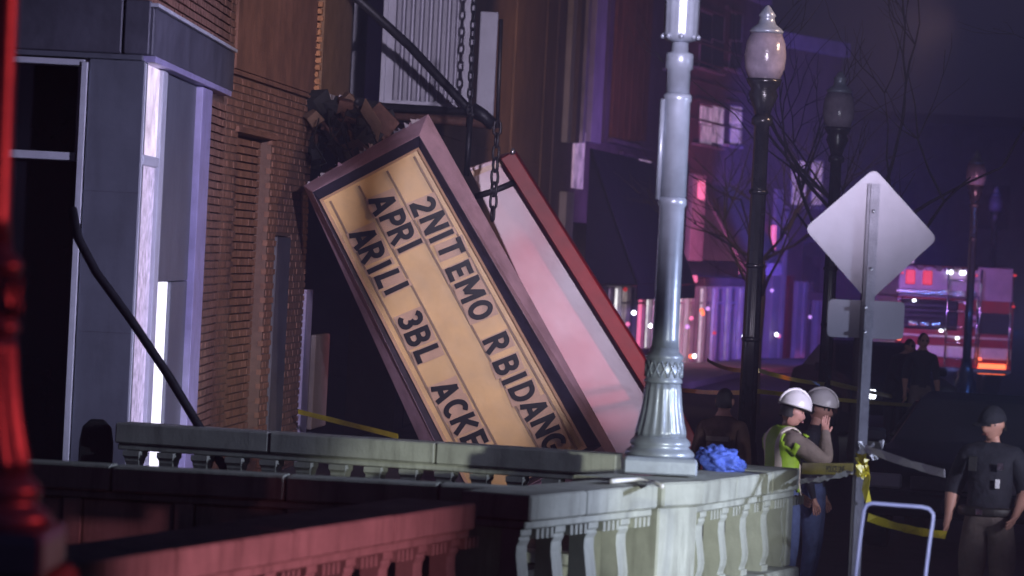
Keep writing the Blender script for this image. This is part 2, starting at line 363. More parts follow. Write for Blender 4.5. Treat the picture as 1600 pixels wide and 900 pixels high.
sw = MB().prism([FA.pt(-3, 0.0, 3), FB.pt(0, 0, 2.4), FC.pt(0, 0, 2.4), FD.pt(0, 0, 2.6), FE.pt(0, 0, 2.4), FG.pt(0, 0, 2.2), FH.pt(FH.len, 0, 2.2), FH.pt(FH.len, 0, 0.0), FG.pt(0, 0, -0.2), FE.pt(0, 0, -.2), FD.pt(0, 0, -.2), FC.pt(0, 0, -.2), FB.pt(0, 0, -.2), FA.pt(-3, 0, -.2)], (0, 0, 0.13)).build('sidewalk', 'paving', loc=(0, 0, 0))
tag(sw, 'pale concrete sidewalk along the shop fronts', None, None, 'structure')

# ------------------------------------------------------------------ left shop building
shop = empty('shop_building', (F0.x, F0.y, 0), 'shop building with slate blue panels and lit corner window at far left', 'building')
ztop = FB.hit(222, 5)[1]; zbot = FB.hit(217, 88)[1]
sA = lambda px, py: FA.hit(px, py)[0]
zA = lambda px, py: FA.hit(px, py)[1]
L = FA.len
FA.box('wall', -3, L, ztop + .02, 9, -0.6, -0.02, 'brick_smooth', shop)
FA.box('fascia', -3, sA(192, 40), zA(100, 80), ztop + 0.25, -0.3, 0.06, 'slate_fascia', shop, 0.01)
FA.box('fascia', sA(195, 40), L + 0.02, zA(200, 84), ztop + 0.05, -0.28, 0.035, 'slate_fascia', shop, 0.01)
FA.box('cornice', -3, L - .02, zA(120, 90), zA(100, 81), -0.2, 0.10, 'slate_panel', shop, 0.005)
wx0, wx1 = -3, sA(128, 200)
FA.box('window_header', wx0, wx1, zA(80, 100), zA(80, 90.5), -0.2, 0.02, 'white_frame', shop, 0.004)
FA.box('window_pane', wx0, sA(116, 160), zA(80, 236), zA(80, 101), -0.2, -0.15, 'dark_glass', shop)
FA.box('window_sill', wx0, sA(117, 250), zA(80, 249), zA(80, 236.5), -0.2, 0.0, 'white_frame', shop, 0.004)
FA.box('window_pane', wx0, sA(108, 450), 0.0, zA(80, 250), -0.2, -0.16, 'dark_glass', shop)
jm = MB(); FA.hexa(jm, sA(118, 300), sA(128, 300), 0.02, zA(120, 96), -0.2, 0.03)
jm.build('window_jamb', 'white_frame', shop, 0.004)
FA.box('pillar_panel', sA(130, 300), L - 0.004, 0.0, zA(170, 92), -0.25, 0.0, 'slate_panel', shop, 0.008)
for yy in (300, 520):
    FA.box('panel_seam', sA(132, 300), L - .01, zA(170, yy), zA(170, yy - 1.2), -0.01, 0.002, 'slate_fascia', shop)
# side along the street
sB = lambda px, py, d=0: FB.hit(px, py, d)[0]
zB = lambda px, py, d=0: FB.hit(px, py, d)[1]
LB = FB.len
FB.box('wall', 0.3, LB, ztop + .03, 9, -0.8, -0.03, 'mortar', shop)
FB.box('fascia', 0.0, LB - .02, zbot + .03, ztop, -0.3, 0.05, 'slate_fascia', shop, 0.01)
FB.box('fascia_trim', 0.02, LB - 0.4, zbot - .02, zbot + .03, -0.3, 0.075, 'violet_trim', shop, 0.004)
FB.box('fascia_trim', 0.02, LB - 0.05, ztop + 0.004, ztop + 0.035, -0.2, 0.08, 'white_frame', shop, 0.004)
s1, s2, s3, s4 = sB(246, 250), sB(253, 250), sB(298, 400), sB(313, 400)
ztr = zB(226, 252)
FB.box('corner_trim', 0.003, 0.05, 0.0, zbot - .03, -0.15, 0.006, 'white_frame', shop, 0.004)
FB.box('lit_window', 0.055, s1 - .01, ztr + .05, zbot - .03, -0.25, -0.012, 'lit_window', shop)
FB.box('window_transom', 0.055, s1 - .01, ztr - .03, ztr + .05, -0.25, 0.012, 'white_frame', shop, 0.004)
FB.box('lit_window', 0.055, s1 - .01, 0.6, ztr - .035, -0.25, -0.014, 'lit_lavender', shop)
FB.box('stall_riser', 0.055, s1 - .01, 0.0, 0.595, -0.25, -0.03, 'slate_panel', shop, 0.005)
FB.box('mullion', s1, s2, 0.0, zbot - .03, -0.22, 0.018, 'white_frame', shop, 0.006)
sd = sB(268, 500)
FB.box('door_panel', s2 + .01, s3, zB(268, 440), zbot - .03, -0.25, -0.02, 'slate_panel', shop, 0.006)
FB.box('lit_door', s2 + .01, sd, 0.3, zB(260, 440) - .01, -0.25, -0.05, 'lit_white', shop)
FB.box('door_panel', sd + .01, s3, 0.0, zB(268, 440) - .006, -0.25, -0.02, 'slate_panel', shop, 0.006)
FB.box('door_jamb', s3 + .003, s4, 0.0, zbot - .03, -0.22, 0.04, 'violet_trim', shop, 0.006)
FB.box('end_pier', s4 + .003, LB, 0.0, zbot + 0.02, -0.3, -0.04, 'mortar', shop)
poster = MB(); FB.hexa(poster, s2 + .05, s2 + .55, 0.9, 1.9, -0.049, -0.044)
poster.build('window_notice', 'lit_display', shop)

def brick_field(mb, fr, s0, s1, z0, z1, d, rng, skip=None, L=0.21, H=0.066, gap=0.009, proud=0.006):
    z = z0; row = 0
    while z + H <= z1 + 1e-4:
        s = s0 - (L / 2 if row % 2 else 0)
        while s < s1:
            a, b = max(s, s0), min(s + L - gap, s1)
            if b - a > 0.03:
                c = (a + b) / 2
                if not (skip and skip(c, z)):
                    e = d + rng.uniform(-0.003, proud)
                    fr.hexa(mb, a, b, z, z + H - gap, d - 0.05, e)
            s += L
        z += H + 0.009; row += 1
rng = random.Random(3)
mb = MB(); brick_field(mb, FB, 0.35, LB, ztop + 0.04, 5.6, 0.0, rng)
o = mb.build('brickwork', 'brick', shop); o['kind'] = 'stuff'
mb = MB(); brick_field(mb, FB, s4 + .02, LB, 0.1, zbot - 0.02, 0.0, rng)
o = mb.build('brickwork', 'brick', shop); o['kind'] = 'stuff'

# ------------------------------------------------------------------ brick building beside it
brickb = empty('brick_building', (F1.x, F1.y, 0), 'orange brick building front between slate shop and fallen marquee', 'building')
sC = lambda px, py: FC.hit(px, py)[0]
zC = lambda px, py: FC.hit(px, py)[1]
LC = FC.len
r0, r1 = sC(368, 300), sC(422, 300); zr = zC(395, 212); q0, q1 = sC(426, 500), sC(447, 500)
FC.box('wall', 0.02, LC, 0, 9, -0.6, -0.16, 'mortar', brickb)
inrec = lambda s, z: (r0 < s < r1 and z < zr) or (q0 - .05 < s < q1 + .05 and z < zC(436, 368))
mb = MB(); brick_field(mb, FC, 0.03, LC - 0.02, 0.1, 5.7, 0.0, rng, skip=inrec)
o = mb.build('brickwork', 'brick', brickb); o['kind'] = 'stuff'
backing = MB()
FC.hexa(backing, 0.03, r0, 0, 5.75, -0.15, -0.012); FC.hexa(backing, r1, q0 - .05, 0, 5.75, -0.15, -0.012); FC.hexa(backing, q1 + .05, LC - .02, 0, 5.75, -0.15, -0.012)
FC.hexa(backing, r0 + .001, r1 - .001, zr, 5.74, -0.15, -0.013); FC.hexa(backing, q0 - .049, q1 + .049, zC(436, 368), 5.74, -0.15, -0.013)
backing.build('mortar_bed', 'mortar', brickb)
mb = MB(); brick_field(mb, FC, r0, r1, 0.1, zr, -0.12, rng, L=0.23, H=0.072)
o = mb.build('bricked_up_opening', 'brick', brickb); o['kind'] = 'stuff'
FC.box('lintel', r0 - .15, r1 + .2, zr + .002, zr + .06, -.05, 0.03, 'brick_smooth', brickb, 0.005)
FC.box('string_course', 0.05, LC - .1, zC(400, 127), zC(400, 122), -.05, 0.035, 'brick_smooth', brickb, 0.004)
FC.box('steel_column', q0, q1, 0, zC(436, 370), -0.12, 0.01, 'slate_fascia', brickb, 0.008)
FC.box('render_panel', 0.3, LC - .25, zC(400, 118), 9, -.03, 0.022, 'brick_smooth', brickb, 0.006)
# torn edge where the marquee was ripped off
mbs = []
for i in range(34):
    zz = zC(482, 262) + i * 0.075 * 1.05
    if zz > 5.3: break
    wd = rng.uniform(0.05, 0.2) * (0.4 + 0.8 * rng.random())
    mb = MB(); FC.hexa(mb, LC - 0.015 - wd * .2, LC + wd * .55, zz, zz + 0.06, -0.12 - rng.random() * .05, 0.03 + rng.random() * 0.03)
    mb.build('broken_brick', 'broken_brick', brickb, 0.006)

# ------------------------------------------------------------------ theatre facade
th = empty('theatre_building', (F2.x, F2.y, 0), 'dark brown theatre front with torn hole above the fallen marquee', 'building')
sD = lambda px, py, d=0: FD.hit(px, py, d)[0]
zD = lambda px, py, d=0: FD.hit(px, py, d)[1]
LD = FD.len
h0, h1 = 0.25, sD(640, 220); hz0, hz1 = zD(540, 300), zD(500, 152)
FD.box('wall', 0.26, LD, hz1 + .01, 10.5, -0.7, -0.03, 'theatre_wall', th)
FD.box('wall', h1, LD, 0, hz1 + .005, -0.7, -0.03, 'theatre_wall', th)
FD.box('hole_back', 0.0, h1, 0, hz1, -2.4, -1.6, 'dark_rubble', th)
FD.box('pilaster', 0.28, sD(520, 80), hz1 + .02, 9, -.1, 0.03, 'tan_wall', th, 0.01)
FD.box('pilaster', sD(522, 80), sD(547, 80), hz1 - .1, 9, -.1, 0.0, 'tan_wall', th, 0.01)
FD.box('window_pane', sD(553, 80), sD(610, 80), hz1 + .1, 8, -.05, -0.02, 'dark_glass', th)
for k in range(2):
    a = sD(800, 200) + k * 6.0
    FD.box('wall_pier', a, a + 0.35, 0.2, 10, -.05, 0.0, 'theatre_wall', th, 0.01)
FD.box('doorway', h1 + 1, h1 + 4, 0.13, 2.6, -.1, -0.02, 'dark_glass', th)
fl = MB()
a0, a1 = sD(492, 152), sD(532, 152)
for i in range(7):
    t0 = a0 + (a1 - a0) * i / 7; hh = zD(492 + 40 * i / 7, 158); FD.hexa(fl, t0, t0 + (a1 - a0) / 8, hh - .02, hh + .04 + .07 * rng.random(), 0.02, 0.05)
fl.build('torn_flashing', 'row_pale', th)
for i in range(70):                                             # hanging rubble in the hole
    px, py = rng.uniform(486, 610), 0
    py = rng.uniform(160 + max(0, (px - 560) * .55), 300 - max(0, (px - 500) * .62))
    p = P(px, py, rng.uniform(41.6, 43.4))
    sz = rng.uniform(0.06, 0.26)
    rot = Quaternion((rng.random(), rng.random(), rng.random()), rng.random() * 3)
    mb = MB(); mb.box(p, (sz * rng.uniform(.6, 1.4), sz, sz * rng.uniform(.4, 1.2)), rot.to_matrix())
    mb.v = [v + Vector((rng.uniform(-.03, .03), rng.uniform(-.03, .03), rng.uniform(-.03, .03))) for v in mb.v]
    mb.build('rubble_chunk', rng.choice(['dark_rubble', 'dark_rubble', 'dark_rubble', 'rust', 'theatre_wall']), th, 0.008)
for i in range(7):
    p = P(rng.uniform(490, 560), rng.uniform(165, 230), 41.8); d = Vector((rng.uniform(.3, .9), rng.uniform(-.2, .3), rng.uniform(-.9, -.1)))
    MB().tube([p, p + d * .4 + Vector((0, 0, .04)), p + d], 0.02, 6).build('broken_lath', 'rust', th)
# dim shop front under the marquee
FD.box('entrance_frame', sD(470, 560) , sD(480, 560), 0.13, 2.1, -.05, 0.03, 'violet_trim', th, 0.005)
FD.box('poster_case', sD(484, 560), sD(506, 560), 0.5, zD(495, 522), 0.0, 0.06, 'row_pale', th, 0.01)

# white ribbed box sign fixed to the facade
RY = 47.0
x0, x1 = P(595, 90, RY).x, P(738, 90, RY).x
zb = P(660, 166, RY).z
rib = empty('ribbed_box_panel', ((x0 + x1) / 2, RY, zb), 'white ribbed metal box panel on theatre wall above the marquee', 'panel')
MB().box(((x0 + x1) / 2, RY + .3, zb + 2.0), (x1 - x0, 0.56, 4.0)).build('box_body', 'ribbed_white', rib, 0.01)
nr = 7
for i in range(nr):
    xx = P(615 + 85 * i / (nr - 1) + 6, 90, RY).x
    MB().prism([(xx - .045, RY + .018, zb + .06), (xx - .022, RY - .03, zb + .06), (xx + .022, RY - .03, zb + .06), (xx + .045, RY + .018, zb + .06)], (0, 0, 3.9)).build('rib', 'rib_grey', rib)
for (a, b) in ((595, 604), (714, 738)):
    xa, xb = P(a, 90, RY).x, P(b, 90, RY).x
    MB().box(((xa + xb) / 2, RY + .0, zb + 2.0), (xb - xa - .01, 0.05, 3.99)).build('edge_strip', 'ribbed_white', rib, 0.006)
xa, xb = P(747, 100, 48.6).x, P(775, 100, 48.6).x; za, zc = P(760, 186, 48.6).z, P(760, 18, 48.6).z
MB().box(((xa + xb) / 2, 48.75, (za + zc) / 2), (xb - xa, 0.3, zc - za)).build('side_box', 'ribbed_white', rib, 0.01)

# rusty bracket frame that carried the marquee
br = empty('marquee_bracket', P(600, 180, 46), 'rusty steel bracket frame with dark diagonal brace below ribbed panel', 'bracket')
MB().tube([P(556, 158, 44.4), P(600, 167, 45.9), P(738, 175, 46.0)], 0.05, 8).build('cross_bar', 'dark_steel', br)
MB().tube([P(590, 178, 46.2), P(776, 195, 46.0)], 0.06, 8).build('cross_bar', 'rust', br)
MB().tube([P(548, -12, 44.6), P(640, 72, 45.4), P(737, 176, 46.0), P(771, 196, 46.0)], 0.055, 8).build('diagonal_brace', 'dark_steel', br)
MB().tube([P(737, 168, 45.9), P(755, 180, 45.9), P(772, 196, 45.9)], 0.075, 8).build('corner_plate', 'dark_steel', br)
for (a, b) in ((737, 178), (770, 198)):
    MB().lathe(P(a, b, 45.88), [(0.0, -.03), (.028, -.03), (.034, 0), (.028, .03), (0, .03)], 8, axis=(0, -1, 0)).build('bolt', 'bright_steel', br)

# chains
def link_path(Lk, r):
    pts = []
    for i in range(12):
        a = 2 * math.pi * i / 12
        pts.append((r * math.cos(a), 0, r * math.sin(a) + (Lk / 2 - r) * (1 if math.sin(a) > 0.01 else -1 if math.sin(a) < -0.01 else 0)))
    return pts
lk = MB().tube(link_path(0.125, 0.032), 0.0135, 6, closed=True).mesh('chain_link'); lk.materials.append(M['dark_steel'])
lkb = MB().tube(link_path(0.15, 0.042), 0.0165, 6, closed=True).mesh('chain_link'); lkb.materials.append(M['dark_steel'])
def chain(top, bottom, me, pitch, label):
    e = empty('hanging_chain', top, label, 'chain', 'chains that held the marquee')
    d = bottom - top; n = int(d.length / pitch)
    for i in range(n + 1):
        o = link_mesh('chain_link', me, e); o.location = d * (i / n)
        o.rotation_euler = (0, rng.uniform(-.06, .06), (i % 2) * R(90) + R(30) + rng.uniform(-.2, .2))
    return e
c1 = chain(P(741, -14, 45.8), P(734, 172, 45.8), lk, 0.097, 'dark chain hanging in front of the ribbed panel, left one')
MB().tube([P(735, 178, 45.9), P(729, 275, 45.9)], 0.035, 8).build('hanging_rod', 'dark_steel', c1)
c2 = chain(P(777, 200, 41.0), P(770, 334, 41.0), lkb, 0.118, 'dark chain dangling over the white panel edge, right one')
MB().tube([P(783, 30, 41.0), P(777, 200, 41.0)], 0.022, 8).build('hanging_rod', 'dark_steel', c2)

# ------------------------------------------------------------------ fallen marquee
SY = 40.0
mq = empty('theatre_marquee', P(700, 760, SY), 'collapsed theatre marquee with yellow letter board and red rimmed white panel', 'marquee')
def Lp(a, off=0): return Vector((505 + .457 * a, 313 + .89 * a)) + Vector((-.883, .469)) * off
def Rp(a, off=0): return Vector((652 + .488 * a, 235 + .873 * a)) + Vector((.873, -.488)) * off
def S(a, b, Y=SY, off=0):                         # along the board (px), across it 0..1
    l, r = Lp(a), Rp(a); p = l + (r - l) * b; return P(p.x, p.y, Y)
AE = 530
def strip(name, pts_front, pts_back, m, bevel=0.0):
    pass
mb = MB().hexa([S(0, 0, SY + .12), S(AE, 0, SY + .12), S(AE, 1, SY + .12), S(0, 1, SY + .12), S(0, 0, SY + .05), S(AE, 0, SY + .05), S(AE, 1, SY + .05), S(0, 1, SY + .05)])
face = mb.build('sign_face', 'sign_acrylic', mq)
def quad_ring(name, inner, outer, Yi, Yo, m, thick=0.06, bev=0.006):
    """inner/outer: 4 pixel corners each; four mitred bars"""
    for i in range(4):
        j = (i + 1) % 4
        a, b, c, d = P(*inner[i], Yi), P(*inner[j], Yi), P(*outer[j], Yo), P(*outer[i], Yo)
        bk = Vector((0, thick, 0))
        MB().hexa([a + bk, b + bk, c + bk, d + bk, a, b, c, d]).build(name, m, mq, bev)
def off4(tl, tr, br_, bl): return [tl, tr, br_, bl]
yel = [tuple(Lp(0)), tuple(Rp(0)), tuple(Rp(AE)), tuple(Lp(AE))]
trim = [(499, 312), (654, 230), tuple(Rp(AE + 5, 5)), tuple(Lp(AE + 5, 5))]
dark = [(488, 300), (655, 212), tuple(Rp(AE + 14, 26)), tuple(Lp(AE + 14, 19))]
outr = [(474, 288), (669, 178), (1003, 776), (690, 776)]
outr = [(474, 290), (669, 178), tuple(Vector((669, 178)) + Vector((.486, .874)) * 690), (474 + .414 * 590, 290 + .91 * 590)]
quad_ring('edge_trim', yel, trim, SY - .0, SY - .01, 'plaque', 0.1, 0.003)
quad_ring('border', trim, dark, SY + .02, SY - .06, 'sign_border', 0.06)
quad_ring('frame', dark, outr, SY - .06, SY + .30, 'mauve_paint', 0.05)
body = MB().prism([P(*p, SY + .34) for p in outr], (0, 0.35, 0)).build('cabinet', 'mauve_paint', mq, 0.01)
for b in (0.055, 0.36, 0.66, 0.945):                    # letter rails
    MB().hexa([S(6, b - .012, SY + .055), S(AE, b - .012, SY + .055), S(AE, b + .012, SY + .055), S(6, b + .012, SY + .055),
               S(6, b - .008, SY + .02), S(AE, b - .008, SY + .02), S(AE, b + .008, SY + .02), S(6, b + .008, SY + .02)]).build('letter_rail', 'rail_alu', mq)
row1 = [('2', 661, 321), ('N', 678, 347), ('I', 689, 368), ('T', 704, 387), ('E', 717, 422), ('M', 734, 451), ('O', 750, 483), ('R', 776, 535), ('B', 791, 570), ('I', 803, 590), ('D', 816, 612), ('A', 835, 638), ('N', 851, 664), ('G', 864, 691)]
row2 = [('A', 598, 317), ('P', 614, 342), ('R', 627, 365), ('I', 640, 383)]
row3 = [('A', 568, 370), ('R', 581, 394), ('I', 592, 416), ('L', 606, 434), ('I', 619, 449), ('3', 641, 499), ('B', 653, 525), ('L', 667, 551), ('A', 696, 610), ('C', 711, 637), ('K', 725, 661), ('E', 740, 686), ('D', 756, 716), ('S', 768, 740)]
row3 = row3[:-2]
def arc(cx, cy, rx, ry, a0, a1, n=10):
    return [(cx + rx * math.cos(R(a0 + (a1 - a0) * i / n)), cy + ry * math.sin(R(a0 + (a1 - a0) * i / n))) for i in range(n + 1)]
T_ = 0.105                                                     # half stroke inset, letter box 0..w x 0..1
GL = {
 'I': (.22, [[(.11, 0), (.11, 1)]]),
 'L': (.52, [[(.11, 0), (.11, 1)], [(.0, .1), (.52, .1)]]),
 'T': (.62, [[(.31, 0), (.31, 1)], [(0, .9), (.62, .9)]]),
 'E': (.56, [[(.11, 0), (.11, 1)], [(0, .9), (.56, .9)], [(0, .1), (.56, .1)], [(.1, .5), (.5, .5)]]),
 'N': (.70, [[(.105, 0), (.105, 1)], [(.595, 0), (.595, 1)], [(.12, .95), (.58, .05)]]),
 'M': (.84, [[(.10, 0), (.10, 1)], [(.74, 0), (.74, 1)], [(.13, .95), (.42, .25)], [(.71, .95), (.42, .25)]]),
 'A': (.74, [[(.09, 0), (.37, .98)], [(.65, 0), (.37, .98)], [(.17, .3), (.57, .3)]]),
 'K': (.66, [[(.105, 0), (.105, 1)], [(.12, .42), (.56, .98)], [(.24, .55), (.58, .02)]]),
 'O': (.74, [arc(.37, .5, .265, .395, 0, 360, 20)]),
 'C': (.68, [arc(.37, .5, .265, .395, 50, 310, 16)]),
 'G': (.72, [arc(.37, .5, .265, .395, 55, 325, 16), [(.63, .02), (.63, .5)], [(.4, .43), (.70, .43)]]),
 'D': (.68, [[(.105, 0), (.105, 1)], [(.1, .9), (.28, .9)] + arc(.28, .5, .29, .4, 80, -80, 12) + [(.28, .1), (.1, .1)]]),
 'P': (.60, [[(.105, 0), (.105, 1)], [(.1, .9), (.3, .9)] + arc(.3, .68, .2, .22, 80, -80, 8) + [(.3, .46), (.1, .46)]]),
 'R': (.64, [[(.105, 0), (.105, 1)], [(.1, .9), (.3, .9)] + arc(.3, .69, .2, .21, 80, -80, 8) + [(.3, .48), (.1, .48)], [(.28, .48), (.55, 0)]]),
 'B': (.64, [[(.105, 0), (.105, 1)], [(.1, .9), (.3, .9)] + arc(.3, .71, .19, .19, 80, -80, 8) + [(.3, .52), (.1, .52)], [(.3, .52)] + arc(.31, .31, .22, .21, 80, -80, 8) + [(.1, .1)]]),
 '2': (.62, [arc(.30, .68, .205, .225, 165, -25, 10) + [(.13, .12)], [(.05, .1), (.60, .1)]]),
 '3': (.62, [arc(.29, .70, .2, .20, 150, -85, 9), arc(.29, .30, .22, .20, 85, -150, 9)]),
}
def letter_mesh(ch, H, half=0.098, thick=0.022):
    w_, strokes = GL[ch]; mb = MB(); k = 0
    for st in strokes:
        pts = [Vector((x - w_ / 2, y - .5)) for x, y in st]
        closed = (pts[0] - pts[-1]).length < 1e-3; n = len(pts)
        Lp_, Rp_ = [], []
        for i in range(n):
            if closed: t = pts[(i + 1) % (n - 1)] - pts[(i - 1) % (n - 1)]
            else: t = pts[min(i + 1, n - 1)] - pts[max(i - 1, 0)]
            t.normalize(); nn = Vector((-t.y, t.x)) * half; Lp_.append(pts[i] + nn); Rp_.append(pts[i] - nn)
        z1 = thick - 0.0006 * k; k += 1
        for i in range(n - 1):
            q4 = [Lp_[i], Lp_[i + 1], Rp_[i + 1], Rp_[i]]
            mb.hexa([(v.x * H, v.y * H, 0.0) for v in q4] + [(v.x * H, v.y * H, z1) for v in q4])
    me = mb.mesh('letter'); me.materials.append(M['letter_black']); return me, w_ * H
cache = {}
ang = -math.atan2(.88, .475)
for row in (row1, row2, row3):
    for i, (ch, px, py) in enumerate(row):
        if ch not in cache: cache[ch] = letter_mesh(ch, 0.275)
        me, wl = cache[ch]
        o = link_mesh('letter', me, mq); o.location = P(px + 1, py + 1, SY + 0.012) - wpos(mq)
        o.rotation_euler = (R(90), -(ang + R(1)) - R(random.uniform(-2, 2)) + R(2.9), 0)
        pl = MB().box((0, 0, -0.008 - 0.007 * (i % 2)), (wl + .02, 0.325, 0.004)).mesh('plaque'); pl.materials.append(M['plaque'])
        link_mesh('letter_plaque', pl, o)
# rear panel with red rim
WY = 42.6
wp = [(733, 262), (797, 241), (1130, 768), (960, 768)]
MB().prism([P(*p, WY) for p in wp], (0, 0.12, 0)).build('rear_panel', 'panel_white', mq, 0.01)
MB().hexa([P(782, 248, WY - .3), P(803, 236, WY - .3), P(1142, 775, WY - .3), P(1112, 775, WY - .3), P(780, 242, WY + .25), P(807, 236, WY + .25), P(1146, 775, WY + .25), P(1118, 775, WY + .25)]).build('red_rim', 'red_paint', mq, 0.01)
MB().prism([P(1036, 596, WY - .32), P(1056, 622, WY - .32), P(1104, 716, WY - .32), P(1080, 742, WY - .32), P(1020, 690, WY - .32)], (0, .25, 0)).build('rim_return', 'red_paint', mq, 0.01)
for i in range(16):                                     # bent and torn sheet along the cabinet's upper end
    t = rng.uniform(0.02, .95); c_ = Vector((474, 290)).lerp(Vector((669, 178)), t); u_ = Vector((.867, -.498)); n_ = Vector((-.498, -.867))
    wd, hh = rng.uniform(4, 15), rng.uniform(2, 9)
    pts = [c_ - u_ * wd * .5 - n_ * 3, c_ + u_ * wd * .5 - n_ * 3, c_ + u_ * rng.uniform(-.4, .5) * wd + n_ * hh]
    MB().prism([P(p.x, p.y, SY + .28 + rng.uniform(-.04, .04)) for p in pts], (0, .02, 0)).build('torn_edge', rng.choice(['mauve_paint', 'mauve_paint', 'rib_grey', 'row_pale']), mq)
MB().tube([P(742, 307, WY - .05), P(770, 299, WY - .06), P(806, 284, WY - .05)], 0.035, 8).build('panel_strap', 'dark_steel', mq)
MB().hexa([P(736, 268, WY - .06), P(800, 246, WY - .06), P(803, 251, WY - .06), P(740, 276, WY - .06), P(736, 268, WY), P(800, 246, WY), P(803, 251, WY), P(740, 276, WY)]).build('panel_lip', 'plaque', mq)
MB().lathe(P(801, 238, WY - .32), [(0, -.03), (.02, -.03), (.03, 0), (.02, .04), (0, .05)], 8).build('bolt', 'bright_steel', mq)

# ------------------------------------------------------------------ balustrades
ZR = 1.20
def vase_mesh(H, d_neck, d_belly, along, name='baluster', flat=False):
    prof = [(0.0, d_belly * .95), (.08, d_belly * .95), (.085, d_belly * .72), (.12, d_belly * .72), (.2, d_belly * .93), (.3, d_belly), (.42, d_belly * .88), (.55, d_neck * 1.25), (.68, d_neck), (.8, d_neck * 1.02), (.86, d_neck * 1.4), (.88, d_neck * 1.4), (.9, d_belly * .75), (.93, d_belly * .95), (1.0, d_belly * .95)]
    mb = MB()
    vs = []; n = len(prof)
    for (t, w_) in prof:
        a = along if (flat or t < .085 or t > .9) else along * (0.55 + 0.45 * w_ / d_belly)
        for (x, y) in ((-1, -1), (1, -1), (1, 1), (-1, 1)): vs.append((x * a / 2, (y * w_ / 2 if y < 0 or not flat else d_belly * .5), t * H))
    fs = [(3, 2, 1, 0), tuple(4 * (n - 1) + k for k in range(4))]
    for j in range(n - 1):
        for k in range(4):
            l = (k + 1) % 4; fs.append((4 * j + k, 4 * j + l, 4 * j + 4 + l, 4 * j + 4 + k))
    mb.add(vs, fs); me = mb.mesh(name); me.materials.append(M['concrete']); return me
def balustrade(label, a, b, spacing, capw=0.46, zbase=0.50, stone=0.95, along=0.15, neck=0.10, belly=0.2, group='concrete balustrades', dent=True, first=0.3, capt=0.155, solid=False):
    fr = Frame(a, b)
    if fr.n.dot(-fr.o - fr.t * fr.len / 2) < 0: fr.n = -fr.n
    e = empty('concrete_balustrade', (fr.pt(fr.len / 2, 0, -capw / 2)), label, 'balustrade', group)
    s = 0.0; cs = []
    while s < fr.len - 0.02:
        l = min(stone * rng.uniform(.85, 1.15), fr.len - s)
        if fr.len - s - l < 0.25: l = fr.len - s
        dz = rng.uniform(-.003, .003)
        fr.box('cap_stone', s, s + l - 0.009, ZR - capt, ZR + dz, -capw, rng.uniform(-.004, .002), 'concrete', e, 0.012)
        s += l
    fr.box('cap_bed', 0.015, fr.len - .015, ZR - capt - .05, ZR - capt - .002, -capw + .04, -0.035, 'concrete', e, 0.008)
    fr.box('plinth', 0.0, fr.len, 0.0, zbase - 0.09, -capw + .02, -.02, 'concrete', e, 0.01)
    fr.box('plinth_course', 0.0, fr.len, zbase - 0.088, zbase, -capw - .01, 0.03, 'concrete', e, 0.015)
    H = ZR - capt - .052 - zbase - .002
    me = vase_mesh(H, neck if not dent else .075, belly if not dent else .13, along if not dent else .15, flat=dent)
    ang_ = math.atan2(fr.t.y, fr.t.x)
    n = int((fr.len - first) / spacing)
    tooth = MB().box((0, 0, 0), (0.04, 0.06, 0.06)).mesh('dentil'); tooth.materials.append(M['concrete'])
    if solid:
        k = 5
        for i in range(k):
            fr.box('wall_panel', fr.len * i / k + .06, fr.len * (i + 1) / k - .06, zbase + .002, ZR - capt - .052, -capw + .10, -.07, 'concrete', e, 0.01)
        for i in range(k + 1):
            c_ = min(max(fr.len * i / k, .06), fr.len - .06)
            fr.box('wall_pier', c_ - .059, c_ + .059, zbase + .002, ZR - capt - .052, -capw + .06, -.03, 'concrete', e, 0.008)
        return e, fr
    for i in range(n + 1):
        sp_ = first + i * spacing
        if sp_ > fr.len - .08: break
        o = link_mesh('baluster', me, e); o.location = fr.pt(sp_, zbase + .001, -capw / 2 + (0.06 if not dent else .11)) - wpos(e); o.rotation_euler = (0, 0, ang_)
        if dent:
            for k in range(4):
                t = link_mesh('dentil', tooth, o); t.location = (along / 2 + 0.045 + k * 0.07, -.055, H - .03)
    return e, fr
def rail_pts(p, q_): return Pz(*p, ZR), Pz(*q_, ZR)
a, b = rail_pts((830, 775), (1030, 757)); e1, fr1 = balustrade('grey green balustrade section left of the silver lamp post', a, b, 0.50, first=0.08)
a, b = rail_pts((1094, 754), (1251, 732)); e2, fr2 = balustrade('pale balustrade section right of the silver lamp post with tape at its end', a, b, 0.52, first=0.30)
fr2.box('end_post', fr2.len - .14, fr2.len - .005, 0.502, ZR - .208, -.42, -.04, 'concrete', e2, 0.01)
a, b = rail_pts((105, 884), (746, 785)); e3, fr3 = balustrade('red lit balustrade section in the near left foreground', a, b, 0.58, first=0.27, stone=1.4)
a, b = rail_pts((-60, 716), (818, 764)); e4, fr4 = balustrade('unlit dark parapet section facing the camera behind the red one', a, b, 0.42, solid=True, dent=False, capw=0.3, zbase=.5)
a, b = rail_pts((180, 660), (965, 711)); e5, fr5 = balustrade('long grey balustrade in front of the fallen marquee', a, b, 0.275, dent=False, capw=0.3, along=0.13, first=0.14, zbase=.45, stone=1.25)

# lamp pedestal between the two sections
lp = Pz(1029, 742, ZR)
ped = empty('lamp_pedestal', (lp.x, lp.y, 0), 'square concrete pedestal carrying the silver lamp post', 'pedestal')
pf = Frame((fr1.pt(fr1.len + .02, 0)).xy, (fr2.pt(-.02, 0)).xy)
if pf.n.dot(-pf.o) < 0: pf.n = -pf.n
pf.box('shaft', -.0, pf.len, 0, ZR - .15, -.62, 0.0, 'concrete', ped, 0.012)
pf.box('cap_stone', -.01, pf.len + .01, ZR - .148, ZR + .012, -.68, 0.035, 'concrete', ped, 0.015)
